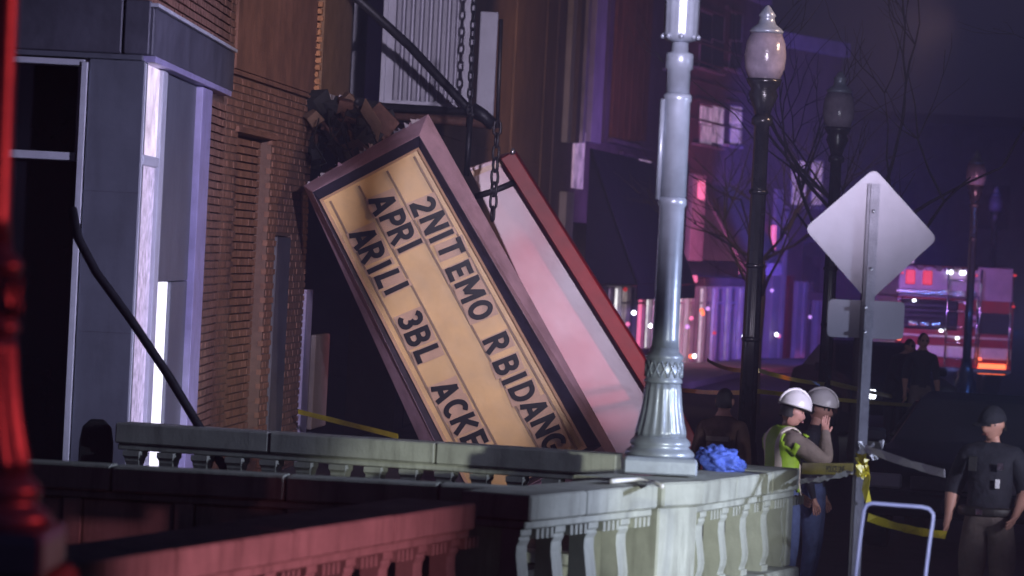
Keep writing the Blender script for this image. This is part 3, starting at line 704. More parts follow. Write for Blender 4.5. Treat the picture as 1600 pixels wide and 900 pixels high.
# white cable lying over the cap
cab = [Pz(x, y, ZR + .022) for x, y in ((955, 752), (975, 750), (1000, 750), (1022, 754), (1034, 760))]

tag(MB().tube(cab, 0.016, 8).build('white_cable', 'tape_white'), 'white cable lying across the balustrade cap beside lamp base', 'cable')

# ------------------------------------------------------------------ silver lamp posts
def ornate_lamp(base, label, group='ornate silver lamp posts on the bridge'):
    e = empty('lamp_post', base, label, 'lamp post', group)
    b = Vector(base)
    MB().lathe(b, [(.245, 0), (.245, .10), (.235, .115)], square=True).build('base_block', 'silver_paint', e, 0.012)
    MB().lathe(b, [(.23, .116), (.235, .13), (.225, .15), (.205, .165), (.19, .18), (.205, .195), (.20, .215), (.18, .235), (.17, .25)], 32).build('base_moulding', 'silver_paint', e)
    MB().lathe(b, [(.17, .25), (.165, .28), (.15, .34), (.136, .41), (.126, .48), (.12, .56), (.118, .60)], 64, flute=(16, .26, .58, .045)).build('fluted_flare', 'silver_paint', e)
    cp = MB().lathe(b, [(.118, .602), (.128, .61), (.128, .625), (.12, .635), (.12, .76), (.128, .77), (.128, .785), (.115, .80), (.098, .815), (.095, .84)], 32).build('collar', 'silver_paint', e)
    lat = MB()
    for i in range(14):
        a0_ = 2 * math.pi * i / 14
        for sg in (1, -1):
            pts = [b + Vector((.124 * math.cos(a0_ + sg * t * .42), .124 * math.sin(a0_ + sg * t * .42), .645 + .105 * t)) for t in (0, .33, .66, 1)]
            lat.tube(pts, 0.007, 5)
    lat.build('lattice_band', 'silver_paint', cp)
    MB().lathe(b, [(.095, .84), (.09, .9), (.086, 1.2), (.084, 1.78), (.096, 1.80), (.096, 1.835), (.086, 1.85)], 28).build('lower_shaft', 'silver_paint', e)
    MB().lathe(b, [(.090, 1.852), (.088, 2.48), (.096, 2.50), (.096, 2.53), (.08, 2.545)], 28).build('upper_shaft', 'silver_paint', e)
    MB().tube([b + Vector((-.098, -.03, 1.83)), b + Vector((-.098, -.03, 2.5))], 0.018, 8).build('conduit', 'silver_paint', e)
    MB().lathe(b, [(.078, 2.547), (.078, 2.70), (.092, 2.71), (.094, 2.80), (.085, 2.815), (.058, 2.82), (.056, 2.885)], 28).build('neck', 'silver_paint', e)
    MB().lathe(b, [(.06, 2.886), (.10, 2.90), (.118, 2.93), (.112, 2.96), (.114, 3.15), (.13, 3.3), (.10, 3.33)], 48, flute=(14, 2.95, 3.2, .04)).build('luminaire_cup', 'silver_paint', e)
    for i in range(8):
        a_ = 2 * math.pi * i / 8
        MB().lathe(b + Vector((.118 * math.cos(a_), .118 * math.sin(a_), 2.925)), [(0, -.02), (.016, -.012), (.018, .005), (0, .02)], 8).build('bead', 'silver_paint', e)
    MB().lathe(b, [(.10, 3.331), (.19, 3.42), (.215, 3.58), (.18, 3.75), (.10, 3.88), (0.02, 3.93)], 28).build('globe', 'globe', e)
    return e
ornate_lamp((lp.x, lp.y, ZR + .013), 'silver grey fluted lamp post on the pale concrete pedestal')
rl = P(-66, 886, 9.7)
ornate_lamp(rl, 'lamp post lit deep red at the left edge of frame')
pr = empty('lamp_pedestal', (rl.x, rl.y, 0), 'dark pedestal under the red lit lamp post', 'pedestal')
MB().box((rl.x, rl.y, (rl.z - .16) / 2), (.6, .6, rl.z - .16)).build('shaft', 'concrete', pr, 0.012)
MB().box((rl.x, rl.y, rl.z - .08), (.56, .56, .155)).build('cap_stone', 'concrete', pr, 0.02)

# ------------------------------------------------------------------ black street lamps with acorn globes
def street_lamp(px, Y, label, h=5.1, glass='globe'):
    p = P(px, 420 + 2.65 * F / Y, Y); p.z = 0.0
    e = empty('street_lamp', p, label, 'street lamp', 'black street lamps along the street')
    MB().lathe(p, [(.26, 0), (.26, .12), (.22, .16), (.2, .5), (.15, .62), (.17, .68), (.12, .78), (.1, .95)], 24, flute=(12, .16, .6, .05)).build('base', 'black_paint', e)
    MB().lathe(p, [(.082, .95), (.077, 2.0), (.07, h - 1.15), (.10, h - 1.13), (.10, h - 1.08), (.075, h - 1.05)], 48, flute=(10, .9, h - 1.2, .06)).build('pole', 'black_paint', e)
    for z in (1.9, 2.6, 3.3):
        MB().lathe(p, [(.078, z), (.092, z + .015), (.092, z + .035), (.076, z + .05)], 20).build('ring', 'black_paint', e)
    MB().lathe(p, [(.07, h - 1.05), (.09, h - .98), (.14, h - .86), (.12, h - .8), (.16, h - .74), (.17, h - .70)], 20).build('globe_holder', 'black_paint', e)
    MB().lathe(p, [(.15, h - .70), (.19, h - .6), (.2, h - .48), (.185, h - .36), (.15, h - .27)], 28).build('globe', glass, e)
    MB().lathe(p, [(.155, h - .268), (.165, h - .25), (.14, h - .22), (.085, h - .18), (.07, h - .12), (.085, h - .1), (.05, h - .05), (.03, h - .02), (.01, h)], 20).build('finial_cap', 'silver_paint', e)
    return e
street_lamp(1157, 36, 'tall black street lamp with pinkish globe, nearest of its row')
street_lamp(1281, 47.5, 'black street lamp just left of the diamond sign')
street_lamp(1507, 75, 'distant street lamp with blue lit pole in front of fire engine')
street_lamp(1543, 105, 'farthest street lamp globe at right above the fire engine')

# ------------------------------------------------------------------ diamond road sign seen from behind
DY = 26.0
sg = empty('road_sign', P(1333, 905, DY), 'blank backs of a diamond sign and small plate on a post', 'road sign')
def rounded(poly, r=0.04, seg=4):
    out = []; n = len(poly)
    for i in range(n):
        p, a, b = poly[i], poly[i - 1], poly[(i + 1) % n]
        u, v = (a - p).normalized(), (b - p).normalized()
        for k in range(seg + 1):
            t = k / seg; out.append(p + u * r * (1 - t) ** 2 + v * r * t ** 2)
    return out
dp = [P(x, y, DY) for x, y in ((1366, 263), (1465, 373), (1357, 472), (1257, 357))]
MB().prism(rounded(dp, 0.055), (0, .006, 0)).build('diamond_plate', 'sign_grey', sg)
rp_ = [P(x, y, DY) for x, y in ((1295, 467), (1414, 472), (1411, 531), (1292, 526))]
MB().prism(rounded(rp_, 0.035), (0, .006, 0)).build('lower_plate', 'sign_grey', sg)
ptop, pbot = P(1366, 287, DY - .03), P(1366, 287, DY - .03); pbot.z = 0
post = MB()
for (xa, xb, ya, yb) in ((-.042, -.022, 0, .02), (.022, .042, 0, .02), (-.0221, .0221, -.018, .0)):
    post.box(((ptop.x + (xa + xb) / 2), ptop.y + (ya + yb) / 2 - .0, ptop.z / 2), (xb - xa, yb - ya, ptop.z))
post.build('channel_post', 'post_grey', sg)
for (x, y) in ((1365, 330), (1361, 420), (1352, 480), (1351, 518)):
    MB().lathe(P(x, y, DY - .05), [(0, -.006), (.014, -.006), (.014, .01), (0, .012)], 6, axis=(0, -1, 0)).build('bolt', 'bright_steel', sg)

# ------------------------------------------------------------------ white hoop barrier
HY = 21.0
hp = [P(x, y, HY) for x, y in ((1337, 900), (1344, 840), (1350, 797), (1354, 789), (1362, 786), (1440, 792), (1452, 795), (1458, 803), (1458, 812), (1452, 850), (1446, 900))]
l0, l1 = hp[0].copy(), hp[-1].copy(); l0.z = 0; l1.z = 0
hoop = empty('hoop_barrier', ((l0 + l1) / 2), 'thin white metal hoop barrier standing at the lower right', 'barrier')
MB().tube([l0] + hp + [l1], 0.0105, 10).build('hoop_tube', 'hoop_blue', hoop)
for l in (l0, l1): MB().lathe(l, [(.05, 0), (.05, .01), (.02, .015)], 12).build('foot_plate', 'dark_steel', hoop)

# ------------------------------------------------------------------ far row of shops
def row_shop(fr, label, wall, h):
    e = empty('row_shop', fr.pt(fr.len / 2, 0), label, 'building', 'shops farther down the street')
    fr.box('wall', 0, fr.len - .02, 3.3, h, -6, 0, wall, e)
    fr.box('cornice', -.02, fr.len - .04, h, h + .4, -.4, .25, 'row_pale', e, 0.02)
    fr.box('shop_back', 0, fr.len - .02, 0, 3.295, -6, -.9, 'row_wall', e)
    return e
r3 = row_shop(FE, 'violet lit shop with black awning just behind the white panel', 'row_wall', 11)
r4 = row_shop(FG, 'pink lit shop with grey awning behind the black street lamp', 'row_wall', 9.5)
r5 = row_shop(FH, 'blue lit shop front left of the diamond sign', 'row_wall', 8.5)
sE = lambda px, py, d=0: FE.hit(px, py, d)
sG = lambda px, py, d=0: FG.hit(px, py, d)
sH = lambda px, py, d=0: FH.hit(px, py, d)
def fpx(fr, name, xa, xb, ya, yb, d0, d1, m, parent, bevel=0.0):
    ym = (ya + yb) / 2
    s0, s1_ = fr.hit(xa, ym, d1)[0], fr.hit(xb, ym, d1)[0]
    z1, z0 = fr.hit((xa + xb) / 2, ya, d1)[1], fr.hit((xa + xb) / 2, yb, d1)[1]
    return fr.box(name, s0, s1_, max(z0, .1), z1, d0, d1, m, parent, bevel)
def shop_front(fr, e, x0, x1, y0, y1, step, mats):
    """stall riser, posts, panes and a sign board between two photo columns"""
    x = x0; k = 0
    fpx(fr, 'sign_board', x0, x1, y0 - 14, y0 - 1, -.3, 0.10, 'row_wall', e, 0.02)
    fpx(fr, 'stall_riser', x0, x1, y1 + 1, y1 + 30, -.3, 0.05, 'row_wall', e, 0.02)
    while x < x1 - 2:
        st = step * (0.8 + 0.5 * ((k * 7) % 5) / 5)
        xe = min(x + st, x1)
        m_ = mats[k % len(mats)]
        fpx(fr, 'shop_window', x + 1.6, xe, y0 + 3, y1, -.3, -.03, m_, e)
        fpx(fr, 'window_post', x, x + 1.5, y0, y1, -.3, 0.06, 'row_pale', e)
        if k % 2 == 0: fpx(fr, 'transom', x + 1.6, xe, y0 + 24, y0 + 27, -.02, 0.03, 'row_pale', e)
        x = xe; k += 1
def upper_window(fr, e, xa, xb, ya, yb, pane='violet_glow'):
    w_ = fpx(fr, 'upper_window', xa, xb, ya, yb, -.1, 0.02, 'row_pale', e, 0.01)
    xm, ym = (xa + xb) / 2, (ya + yb) / 2
    for (a_, b_) in ((xa + 1.2, xm - .5), (xm + .5, xb - 1.2)):
        for (c_, d_) in ((ya + 2, ym - 1), (ym + 1, yb - 2)):
            fpx(fr, 'pane', a_, b_, c_, d_, 0.0, 0.03, pane, w_)
    fpx(fr, 'window_sill', xa - 2, xb + 2, yb + 1, yb + 5, 0.0, 0.18, 'row_pale', e, 0.01)
    fpx(fr, 'window_lintel', xa - 2, xb + 2, ya - 7, ya - 1, 0.0, 0.10, 'row_wall', e, 0.01)
# shop 3
for (xa, xb, m_) in ((893, 899, 'row_pale'), (906, 912, 'row_wall'), (917, 921, 'row_pale'), (930, 946, 'row_pale'), (951, 956, 'row_wall')):
    fpx(FE, 'pilaster', xa, xb, -60, 225, 0.0, 0.12, m_, r3, 0.01)
fpx(FE, 'lit_window', 897, 913, 205, 295, 0.002, 0.04, 'violet_glow', r3)  # glow put in for violet light reflected by the pane
fpx(FE, 'pilaster', 884, 896, 300, 380, 0.0, 0.15, 'row_pale', r3, 0.01)
for k in range(6):
    fpx(FE, 'window_board', 962 + k * 9.2, 970.6 + k * 9.2, -40, 222, 0.002, 0.07 + .012 * (k % 2), 'board_brown', r3, 0.008)
fpx(FE, 'window_sill', 958, 1022, 223, 230, 0.002, 0.25, 'row_wall', r3, 0.01)
upper_window(FE, r3, 976, 1019, 248, 292)
shop_front(FE, r3, 948, 1034, 448, 545, 12, ['violet_glow', 'lit_shop', 'lit_display', 'dark_glass', 'pink_light', 'lit_shop'])
# shop 4
for (xa, xb) in ((1042, 1060), (1094, 1132), (1141, 1160)):
    upper_window(FG, r4, xa, xb, 165, 226)
    upper_window(FG, r4, xa, xb, 20, 108, 'dark_glass')
shop_front(FG, r4, 1041, 1100, 448, 588, 8.5, ['lit_window', 'pink_light', 'lit_shop', 'lit_window', 'lit_display', 'lit_shop'])
shop_front(FG, r4, 1101, 1170, 448, 588, 10, ['dark_glass', 'violet_glow', 'dark_glass', 'lit_display', 'dark_glass', 'violet_glow'])
fpx(FG, 'hanging_sign', 1081, 1101, 272, 408, 0.35, 0.5, 'row_pale', r4, 0.02)
fpx(FG, 'hanging_sign', 1093, 1102, 282, 312, 0.51, 0.56, 'pink_light', r4, 0.02)
fpx(FG, 'pink_glow_strip', 1054, 1090, 430, 441, 0.12, 0.3, 'pink_light', r4, 0.02)  # glowing strip put in for the pink-lit valance
for k in range(5): fpx(FG, 'string_course', 1038, 1171, 128 + k * 30 - 60, 131 + k * 30 - 60, 0.0, 0.06 + .01 * (k % 2), 'row_wall', r4)
# shop 5
for k, (xa, xb, ya, m_) in enumerate(((1176, 1184, 300, 'row_wall'), (1207, 1219, 295, 'row_pale'), (1222, 1227, 330, 'row_pale'), (1229, 1237, 430, 'red_paint'), (1243, 1252, 440, 'row_pale'), (1254, 1259, 440, 'row_pale'), (1262, 1267, 440, 'row_wall'), (1276, 1282, 470, 'row_pale'))):
    fpx(FH, 'facade_column', xa, xb, ya, 612, -.2, 0.06 + .04 * (k % 2), m_, r5, 0.01)
shop_front(FH, r5, 1262, 1298, 470, 590, 8, ['dark_glass', 'violet_glow', 'pink_light', 'dark_glass'])
fpx(FH, 'pink_glow_strip', 1250, 1264, 562, 604, 0.14, 0.25, 'pink_light', r5, 0.03)  # these glowing strips are put in for pink light on the facade
fpx(FH, 'pink_glow_strip', 1299, 1306, 536, 600, 0.14, 0.25, 'pink_light', r5, 0.03)
fpx(FH, 'pink_glow_strip', 1208, 1213, 352, 392, 0.17, 0.25, 'pink_light', r5, 0.02)
upper_window(FH, r5, 1237, 1260, 250, 322); upper_window(FH, r5, 1268, 1286, 250, 322)

for k in range(26):  # small glowing beads added at random as glints, not fitted lamps
    fr, e = [(FE, r3), (FG, r4), (FG, r4), (FH, r5)][k % 4]
    px = {0: rng.uniform(950, 1034), 1: rng.uniform(1045, 1100), 2: rng.uniform(1050, 1168), 3: rng.uniform(1205, 1298)}[k % 4]; py = rng.uniform(452, 590)
    s_, z_ = fr.hit(px, py, .3)
    MB().lathe(fr.pt(s_, max(z_, .3), .3), [(0, -.05), (.045, -.025), (.05, .02), (0, .06)], 8).build('glint_bead', ['white_light', 'red_light', 'amber_light', 'violet_light', 'pink_light'][k % 5], e)

def awning(fr, px_wall, py_top, py_bot, proj, length, label, m_, edge):
    s0, zt = fr.hit(px_wall, py_top); _, zb_ = fr.hit(px_wall, py_bot)
    e = empty('awning', fr.pt(s0, zb_), label, 'awning', 'awnings over the far shops')
    A, B, C = (0, zt), (0, zb_), (proj, zb_ - .05)
    tri = lambda s: [fr.pt(s, zt, 0.01), fr.pt(s, zb_ - .02, 0.01), fr.pt(s, zb_, proj)]
    MB().prism(tri(s0), fr.t * 0.03).build('side_cheek', m_, e)
    MB().prism(tri(s0 + length), fr.t * 0.03).build('side_cheek', m_, e)
    n = 6
    for i in range(n):
        a_, b_ = s0 + .035 + (length - .04) * i / n, s0 + .035 + (length - .04) * (i + 1) / n - .02
        MB().hexa([fr.pt(a_, zt - .03, .012), fr.pt(b_, zt - .03, .012), fr.pt(b_, zb_, proj - .02), fr.pt(a_, zb_, proj - .02), fr.pt(a_, zt, .02), fr.pt(b_, zt, .02), fr.pt(b_, zb_ + .02, proj), fr.pt(a_, zb_ + .02, proj)]).build('fabric_panel', m_, e)
    MB().tube([fr.pt(s0, zt, .01), fr.pt(s0, zb_, proj)], .03, 6).build('frame_edge', edge, e)
    fr.box('valance', s0, s0 + length, zb_ - .32, zb_ - .01, proj - .03, proj, m_ if m_ == 'awning' else 'awning_edge', e)
    return e
awning(FE, 922, 232, 440, 1.15, 9.0, 'large black awning behind the white marquee panel', 'awning', 'awning')
awning(FG, 1091, 285, 405, 1.15, 6.0, 'grey awning with pale edge left of the black street lamp', 'awning_grey', 'awning_edge')

# invented backdrop block hiding the ground-sky line, pale so it blends into the sky
far = empty('backdrop_block', (30, 190, 0), 'dark unlit backdrop block added to hide the ground and sky line far behind the fire engine', 'building')
MB().box((34, 195, 5), (44, 14, 10)).build('wall', 'row_pale', far)
MB().box((34, 187.6, 10.2), (44.6, 1, .5)).build('cornice', 'row_wall', far)
for i in range(9):
    for zz in (2.0, 6.0):
        MB().box((14.5 + i * 4.6, 187.95, zz), (1.6, .12, 2.2)).build('window', 'dark_glass', far)

# ------------------------------------------------------------------ fire engine (rear view)
EY = 80.0
ep = P(1488, 612, EY); ez = Vector((ep.x, EY, 0))
en = empty('fire_engine', ez, 'red and white fire engine seen from behind at far right', 'fire engine')
def eb(name, x, y, z, sx, sy, sz, m_, parent=None, bev=0.02):
    return MB().box(ez + Vector((x, y, z)), (sx, sy, sz)).build(name, m_, parent or en, bev)
eb('body', 0, 3.5, 1.35, 2.48, 6.6, 1.5, 'engine_red')
eb('hose_bed', 0, 2.6, 2.42, 2.44, 4.6, 0.62, 'engine_white')
eb('cab', 0, 7.9, 1.75, 2.4, 2.2, 2.1, 'engine_red')
eb('rear_panel', -.55, .17, 1.75, 1.2, .08, .62, 'rubber')
eb('rear_panel', .82, .17, 1.62, .74, .08, .44, 'rubber')
eb('hose_bed_cover', .82, .26, 2.44, .74, .12, .72, 'engine_white')
eb('hose_bed_rail', -.42, .2, 2.22, 1.7, .14, .1, 'chrome')
eb('hose_bed_rail', -.5, .22, 2.04, 1.5, .1, .06, 'chrome')
for x in (-.98, -.62): eb('warning_light', x, .24, 2.52, .2, .1, .3, 'red_light')
for x in (-.15, .12): eb('work_light', x, .24, 2.66, .12, .1, .08, 'white_light')
eb('stripe', 0, .17, .98, 2.44, .05, .24, 'reflective')
eb('stripe', 0, .165, 1.30, 2.44, .05, .05, 'reflective')
eb('tail_board', 0, -.05, .62, 2.4, .4, .1, 'chrome')
eb('bumper_panel', 0, .2, .78, 2.3, .06, .14, 'engine_red')
for x in (-.72, .82): eb('tail_light', x, .14, .66 + .0, .6 if x > 0 else .3, .06, .22 if x > 0 else .1, 'amber_light')
for x in (-.9, -.65, -.4): eb('equipment_bin', x, .12, 1.55, .2, .1, .08, 'chrome')
for x, z in ((0.28, 1.72), (.4, 1.72), (.28, 1.58), (.4, 1.58)):
    MB().lathe(ez + Vector((x, .1, z)), [(.0, -.02), (.05, -.02), (.05, .03), (0, .03)], 12, axis=(0, -1, 0)).build('gauge', 'engine_white', en)
for x in (-1.15, .45, 1.15): MB().tube([ez + Vector((x, .08, .75)), ez + Vector((x, .06, 1.4)), ez + Vector((x, .08, 2.1))], .022, 8).build('grab_rail', 'chrome', en)
for i in range(5): eb('roller_slat', -.55, .12, 1.5 + i * .11, 1.1, .03, .03, 'dark_steel', None, 0)
for x in (-1.05, 1.05):
    for y in (2.0, 7.0):
        wh = MB().lathe(ez + Vector((x, y, .5)), [(.3, -.16), (.48, -.16), (.5, -.1), (.5, .1), (.48, .16), (.3, .16)], 24, axis=(1, 0, 0)).build('wheel', 'rubber', en)
        MB().lathe(ez + Vector((x, y, .5)), [(.05, -.17), (.28, -.165), (.28, .165), (.05, .17)], 16, axis=(1, 0, 0)).build('rim', 'chrome', wh)
for k, (x, z, m_) in enumerate(((-1.18, 2.6, 'red_light'), (-1.18, 1.2, 'amber_light'), (.38, 2.62, 'red_light'), (1.2, 2.66, 'red_light'), (1.2, 2.0, 'red_light'), (-.3, 1.42, 'white_light'), (.2, 2.02, 'violet_light'), (-.9, 2.03, 'white_light'), (.05, 1.28, 'white_light'), (.55, .86, 'amber_light'))):
    eb('marker_light', x, .02, z, .07, .05, .05, m_, None, .01)
eb('light_bar', -.5, 7.6, 2.90, .7, .35, .14, 'violet_glow')
for k in range(7):
    eb('folded_hose', -.98 + k * .2, .5, 2.70 + .03 * (k % 2), .16, .5, .12, 'khaki' if k % 2 else 'row_pale', None, .04)
for x in (-.2, .5): MB().tube([ez + Vector((x, .02, .7)), ez + Vector((x, .0, 2.75))], .02, 8).build('ladder_rail', 'chrome', en)
for k in range(6): MB().tube([ez + Vector((-.2, .01, .85 + k * .33)), ez + Vector((.5, .01, .85 + k * .33))], .014, 6).build('ladder_rung', 'chrome', en)

# ------------------------------------------------------------------ dark cars
def sedan(origin, rot, label, lights, group='dark parked cars'):
    e = empty('parked_car', origin, label, 'car', group)
    prof = [(-2.25, .35), (-2.28, .62), (-2.1, .86), (-1.55, .95), (-.75, 1.0), (-.05, 1.40), (.35, 1.46), (1.0, 1.42), (1.65, 1.02), (2.15, .95), (2.26, .7), (2.22, .35)]
    vs, fs = [], []
    def half(y, z):
        return .90 if z < .9 else .90 - (z - .9) * .42
    n = len(prof)
    lay = [-1, -.92, .92, 1]
    for k in lay:
        for (y, z) in prof:
            ins = 0.05 if abs(k) == 1 else 0
            vs.append((half(y, z) * k, y + (0.04 if ins and y < 0 else -0.04 if ins else 0), z - (ins if z > .5 else 0)))
    for j in range(len(lay) - 1):
        for i in range(n):
            a_, b_ = i, (i + 1) % n
            fs.append((j * n + a_, j * n + b_, (j + 1) * n + b_, (j + 1) * n + a_))
    fs.append(tuple(range(n))); fs.append(tuple(3 * n + i for i in range(n - 1, -1, -1)))
    def add(name, mb, m_, par=e, bev=0.0):
        me = mb.mesh(name, bevel=bev); me.materials.append(M[m_]); return link_mesh(name, me, par)
    add('body', MB().add(vs, fs, False), 'car_paint', bev=0.02)
    add('windshield', MB().hexa([(-.70, -.72, 1.02), (.70, -.72, 1.02), (.70, -.70, 1.0), (-.70, -.70, 1.0), (-.6, -.14, 1.375), (.6, -.14, 1.375), (.6, -.10, 1.35), (-.6, -.10, 1.35)]), 'dark_glass')
    add('rear_window', MB().hexa([(-.68, 1.62, 1.06), (.68, 1.62, 1.06), (.68, 1.58, 1.02), (-.68, 1.58, 1.02), (-.6, 1.1, 1.39), (.6, 1.1, 1.39), (.6, 1.06, 1.36), (-.6, 1.06, 1.36)]), 'dark_glass')
    for s_ in (-1, 1):
        add('side_window', MB().prism([(s_ * .87, -.5, 1.02), (s_ * .87, 1.3, 1.02), (s_ * .70, .95, 1.36), (s_ * .70, 0, 1.36)], (s_ * .012, 0, 0.0)), 'dark_glass')
        add('headlight', MB().box((s_ * .66, -2.27, .68), (.36, .06, .14)), lights, bev=.02)
        add('mirror', MB().box((s_ * 1.0, -.55, 1.03), (.2, .1, .14)), 'car_paint', bev=.03)
        for y in (-1.4, 1.4):
            w2 = add('wheel', MB().lathe((s_ * .82, y, .33), [(.2, -.1), (.32, -.1), (.33, -.06), (.33, .06), (.32, .1), (.2, .1)], 20, axis=(1, 0, 0)), 'rubber')
            add('rim', MB().lathe((s_ * .82, y, .33), [(.04, -.11), (.2, -.105), (.2, .105), (.04, .11)], 12, axis=(1, 0, 0)), 'chrome', w2)
    add('bumper', MB().box((0, -2.29, .48), (1.7, .1, .2)), 'car_paint', bev=.04)
    add('grille', MB().box((0, -2.3, .68), (.8, .05, .12)), 'dark_steel', bev=.01)
    e.rotation_euler = (0, 0, rot)
    return e
cp_ = P(1520, 700, 36); sedan((cp_.x + .3, 37.5, 0), R(-14), 'dark car behind the officer with its lights off', 'lamp_off')
cp_ = P(1345, 620, 58); sedan((cp_.x + .55, 62, 0), R(8), 'distant dark car with one bright headlight behind the sign post', 'white_light')

# ------------------------------------------------------------------ people
def bone_dist(p, a, b):
    ab = b - a; t = max(0, min(1, (p - a).dot(ab) / max(ab.length_squared, 1e-9))); return (p - (a + ab * t)).length
def person(label, loc, rot, H=1.76, pose=None, cloth=None, group=None, fat=1.0, head_turn=0.0, head_nod=0.0, hat=None, vest=False, hair=True):
    """local space: faces -Y, x to its left hand side in the picture plane"""
    e = empty('person', loc, label, 'person', group)
    J = {'pelvis': (0, 0, .96, .155, .11), 'spine': (0, .01, 1.14, .14, .105), 'chest': (0, .01, 1.32, .165, .12), 'upper': (0, .01, 1.43, .12, .09), 'neck': (0, 0, 1.51, .058, .058), 'skull': (0, -.015, 1.60, .06, .06),
         'shl': (.175, .01, 1.42, .075, .07), 'ell': (.235, .03, 1.13, .052, .05), 'wrl': (.25, -.05, .89, .034, .032),
         'shr': (-.175, .01, 1.42, .075, .07), 'elr': (-.235, .03, 1.13, .052, .05), 'wrr': (-.25, -.05, .89, .034, .032),
         'hil': (.095, 0, .90, .105, .1), 'knl': (.11, -.02, .50, .068, .068), 'anl': (.115, .02, .10, .046, .05), 'tol': (.125, -.15, .045, .042, .04),
         'hir': (-.095, 0, .90, .105, .1), 'knr': (-.11, -.02, .50, .068, .068), 'anr': (-.115, .02, .10, .046, .05), 'tor': (-.125, -.15, .045, .042, .04)}
    if pose:
        for k, v in pose.items():
            J[k] = tuple(v) + J[k][len(v):]
    bones = [('pelvis', 'spine'), ('spine', 'chest'), ('chest', 'upper'), ('upper', 'neck'), ('neck', 'skull'),
             ('upper', 'shl'), ('shl', 'ell'), ('ell', 'wrl'), ('upper', 'shr'), ('shr', 'elr'), ('elr', 'wrr'),
             ('pelvis', 'hil'), ('hil', 'knl'), ('knl', 'anl'), ('anl', 'tol'), ('pelvis', 'hir'), ('hir', 'knr'), ('knr', 'anr'), ('anr', 'tor')]
    for sd in 'lr':                                             # palm and five fingers
        el, wr = Vector(J['el' + sd][:3]), Vector(J['wr' + sd][:3]); d = (wr - el).normalized()
        side = d.cross(Vector((1, 0, 0)));  side = side.normalized() if side.length > .1 else Vector((0, 0, 1))
        nrm = d.cross(side).normalized()
        pm = wr + d * .07; J['pm' + sd] = (*pm, .036, .026); bones.append(('wr' + sd, 'pm' + sd))
        for k, (off, ln) in enumerate(((-.030, .068), (-.010, .08), (.010, .075), (.028, .058))):
            a_ = pm + d * .025 + side * off; m_ = a_ + d * ln * .5 + nrm * .008; t_ = a_ + d * ln * .85 + nrm * .03
            for nm, v, r_ in (('a', a_, .011), ('m', m_, .0095), ('t', t_, .008)): J[f'f{k}{nm}{sd}'] = (*v, r_, r_)
            bones += [('pm' + sd, f'f{k}a{sd}'), (f'f{k}a{sd}', f'f{k}m{sd}'), (f'f{k}m{sd}', f'f{k}t{sd}')]
        th_ = wr + d * .03 - side * .035; tt = th_ + d * .05 - side * .022 + nrm * .015
        J['tb' + sd] = (*th_, .014, .012); J['tt' + sd] = (*tt, .010, .010); bones += [('wr' + sd, 'tb' + sd), ('tb' + sd, 'tt' + sd)]
    names = list(J); idx = {n: i for i, n in enumerate(names)}
    me = bpy.data.meshes.new('body'); me.from_pydata([J[n][:3] for n in names], [(idx[a], idx[b]) for a, b in bones], [])
    tmp = bpy.data.objects.new('body_tmp', me); COL.objects.link(tmp)
    md = tmp.modifiers.new('skin', 'SKIN'); md.use_smooth_shade = True; md.branch_smoothing = 0.6
    for i, n in enumerate(names):
        sv = me.skin_vertices[0].data[i]; big = fat if n in ('pelvis', 'spine', 'chest', 'upper', 'shl', 'shr', 'ell', 'elr', 'hil', 'hir', 'knl', 'knr') else 1
        sv.radius = (J[n][3] * big, J[n][4] * big); sv.use_root = (n == 'pelvis')
    sb = tmp.modifiers.new('sub', 'SUBSURF'); sb.levels = 2; sb.render_levels = 2
    dg = bpy.context.evaluated_depsgraph_get(); dg.update()
    bmesh_me = bpy.data.meshes.new_from_object(tmp.evaluated_get(dg)); bpy.data.objects.remove(tmp)
    # head joined into the same mesh
    bm = bmesh.new(); bm.from_mesh(bmesh_me)
    sk = Vector(J['skull'][:3]); hc = sk + Vector((0, -.012, .035)); hr = Matrix.Rotation(head_turn, 3, 'Z') @ Matrix.Rotation(head_nod, 3, 'X')
    nb0 = len(bm.faces)
    rv = bmesh.ops.create_uvsphere(bm, u_segments=24, v_segments=18, radius=1)
    for v in rv['verts']:
        x, y, z = v.co
        w_ = .076 * (1 if z > -.1 else 1 - .34 * (-z - .1)); d_ = .098 * (1 if z > -.2 else 1 - .12 * (-z - .2))
        X, Yy, Z = x * w_, y * d_, z * .118
        fr_ = -y                                               # face side
        if fr_ > .5 and abs(x) < .33 and -.45 < z < .12: Yy -= .026 * (1 - abs(x) / .33) * max(0, 1 - abs(z + .22) / .34)          # nose
        if fr_ > .5 and .22 < abs(x) < .6 and -.05 < z < .2: Yy += .010                                                        # eye sockets
        if fr_ > .6 and z < -.75: Yy -= .010                                                                                    # chin
        if abs(x) > .9 and -.3 < z < .25: X *= 1.16; Yy += .012                                                                # ears
        v.co = hc + hr @ Vector((X, Yy, Z))
    bm.faces.ensure_lookup_table()
    head_faces = set(f.index for f in bm.faces if any(v in set(rv['verts']) for v in f.verts)) if False else set(range(nb0, len(bm.faces)))
    for f in bm.faces: f.smooth = True
    c = dict(top='navy_cloth', sleeve='navy_cloth', forearm='skin', hand='skin', legs='khaki', shoes='shoe'); c.update(cloth or {})
    slots = ['skin', c['top'], c['sleeve'], c['forearm'], c['hand'], c['legs'], c['shoes']]
    def zone(a, b):
        k = a + '|' + b
        if b in ('ell', 'elr'): return 2
        if b in ('wrl', 'wrr'): return 3
        if b[0] in 'f' or b[:2] in ('pm', 'tb', 'tt'): return 4
        if b in ('skull',) : return 0
        if b[:2] in ('hi', 'kn', 'an') : return 5
        if b[:2] == 'to': return 6
        return 1
    seg = [(Vector(J[a][:3]), Vector(J[b][:3]), zone(a, b), (J[a][3] + J[b][3]) / 2) for a, b in bones]
    bm.normal_update()
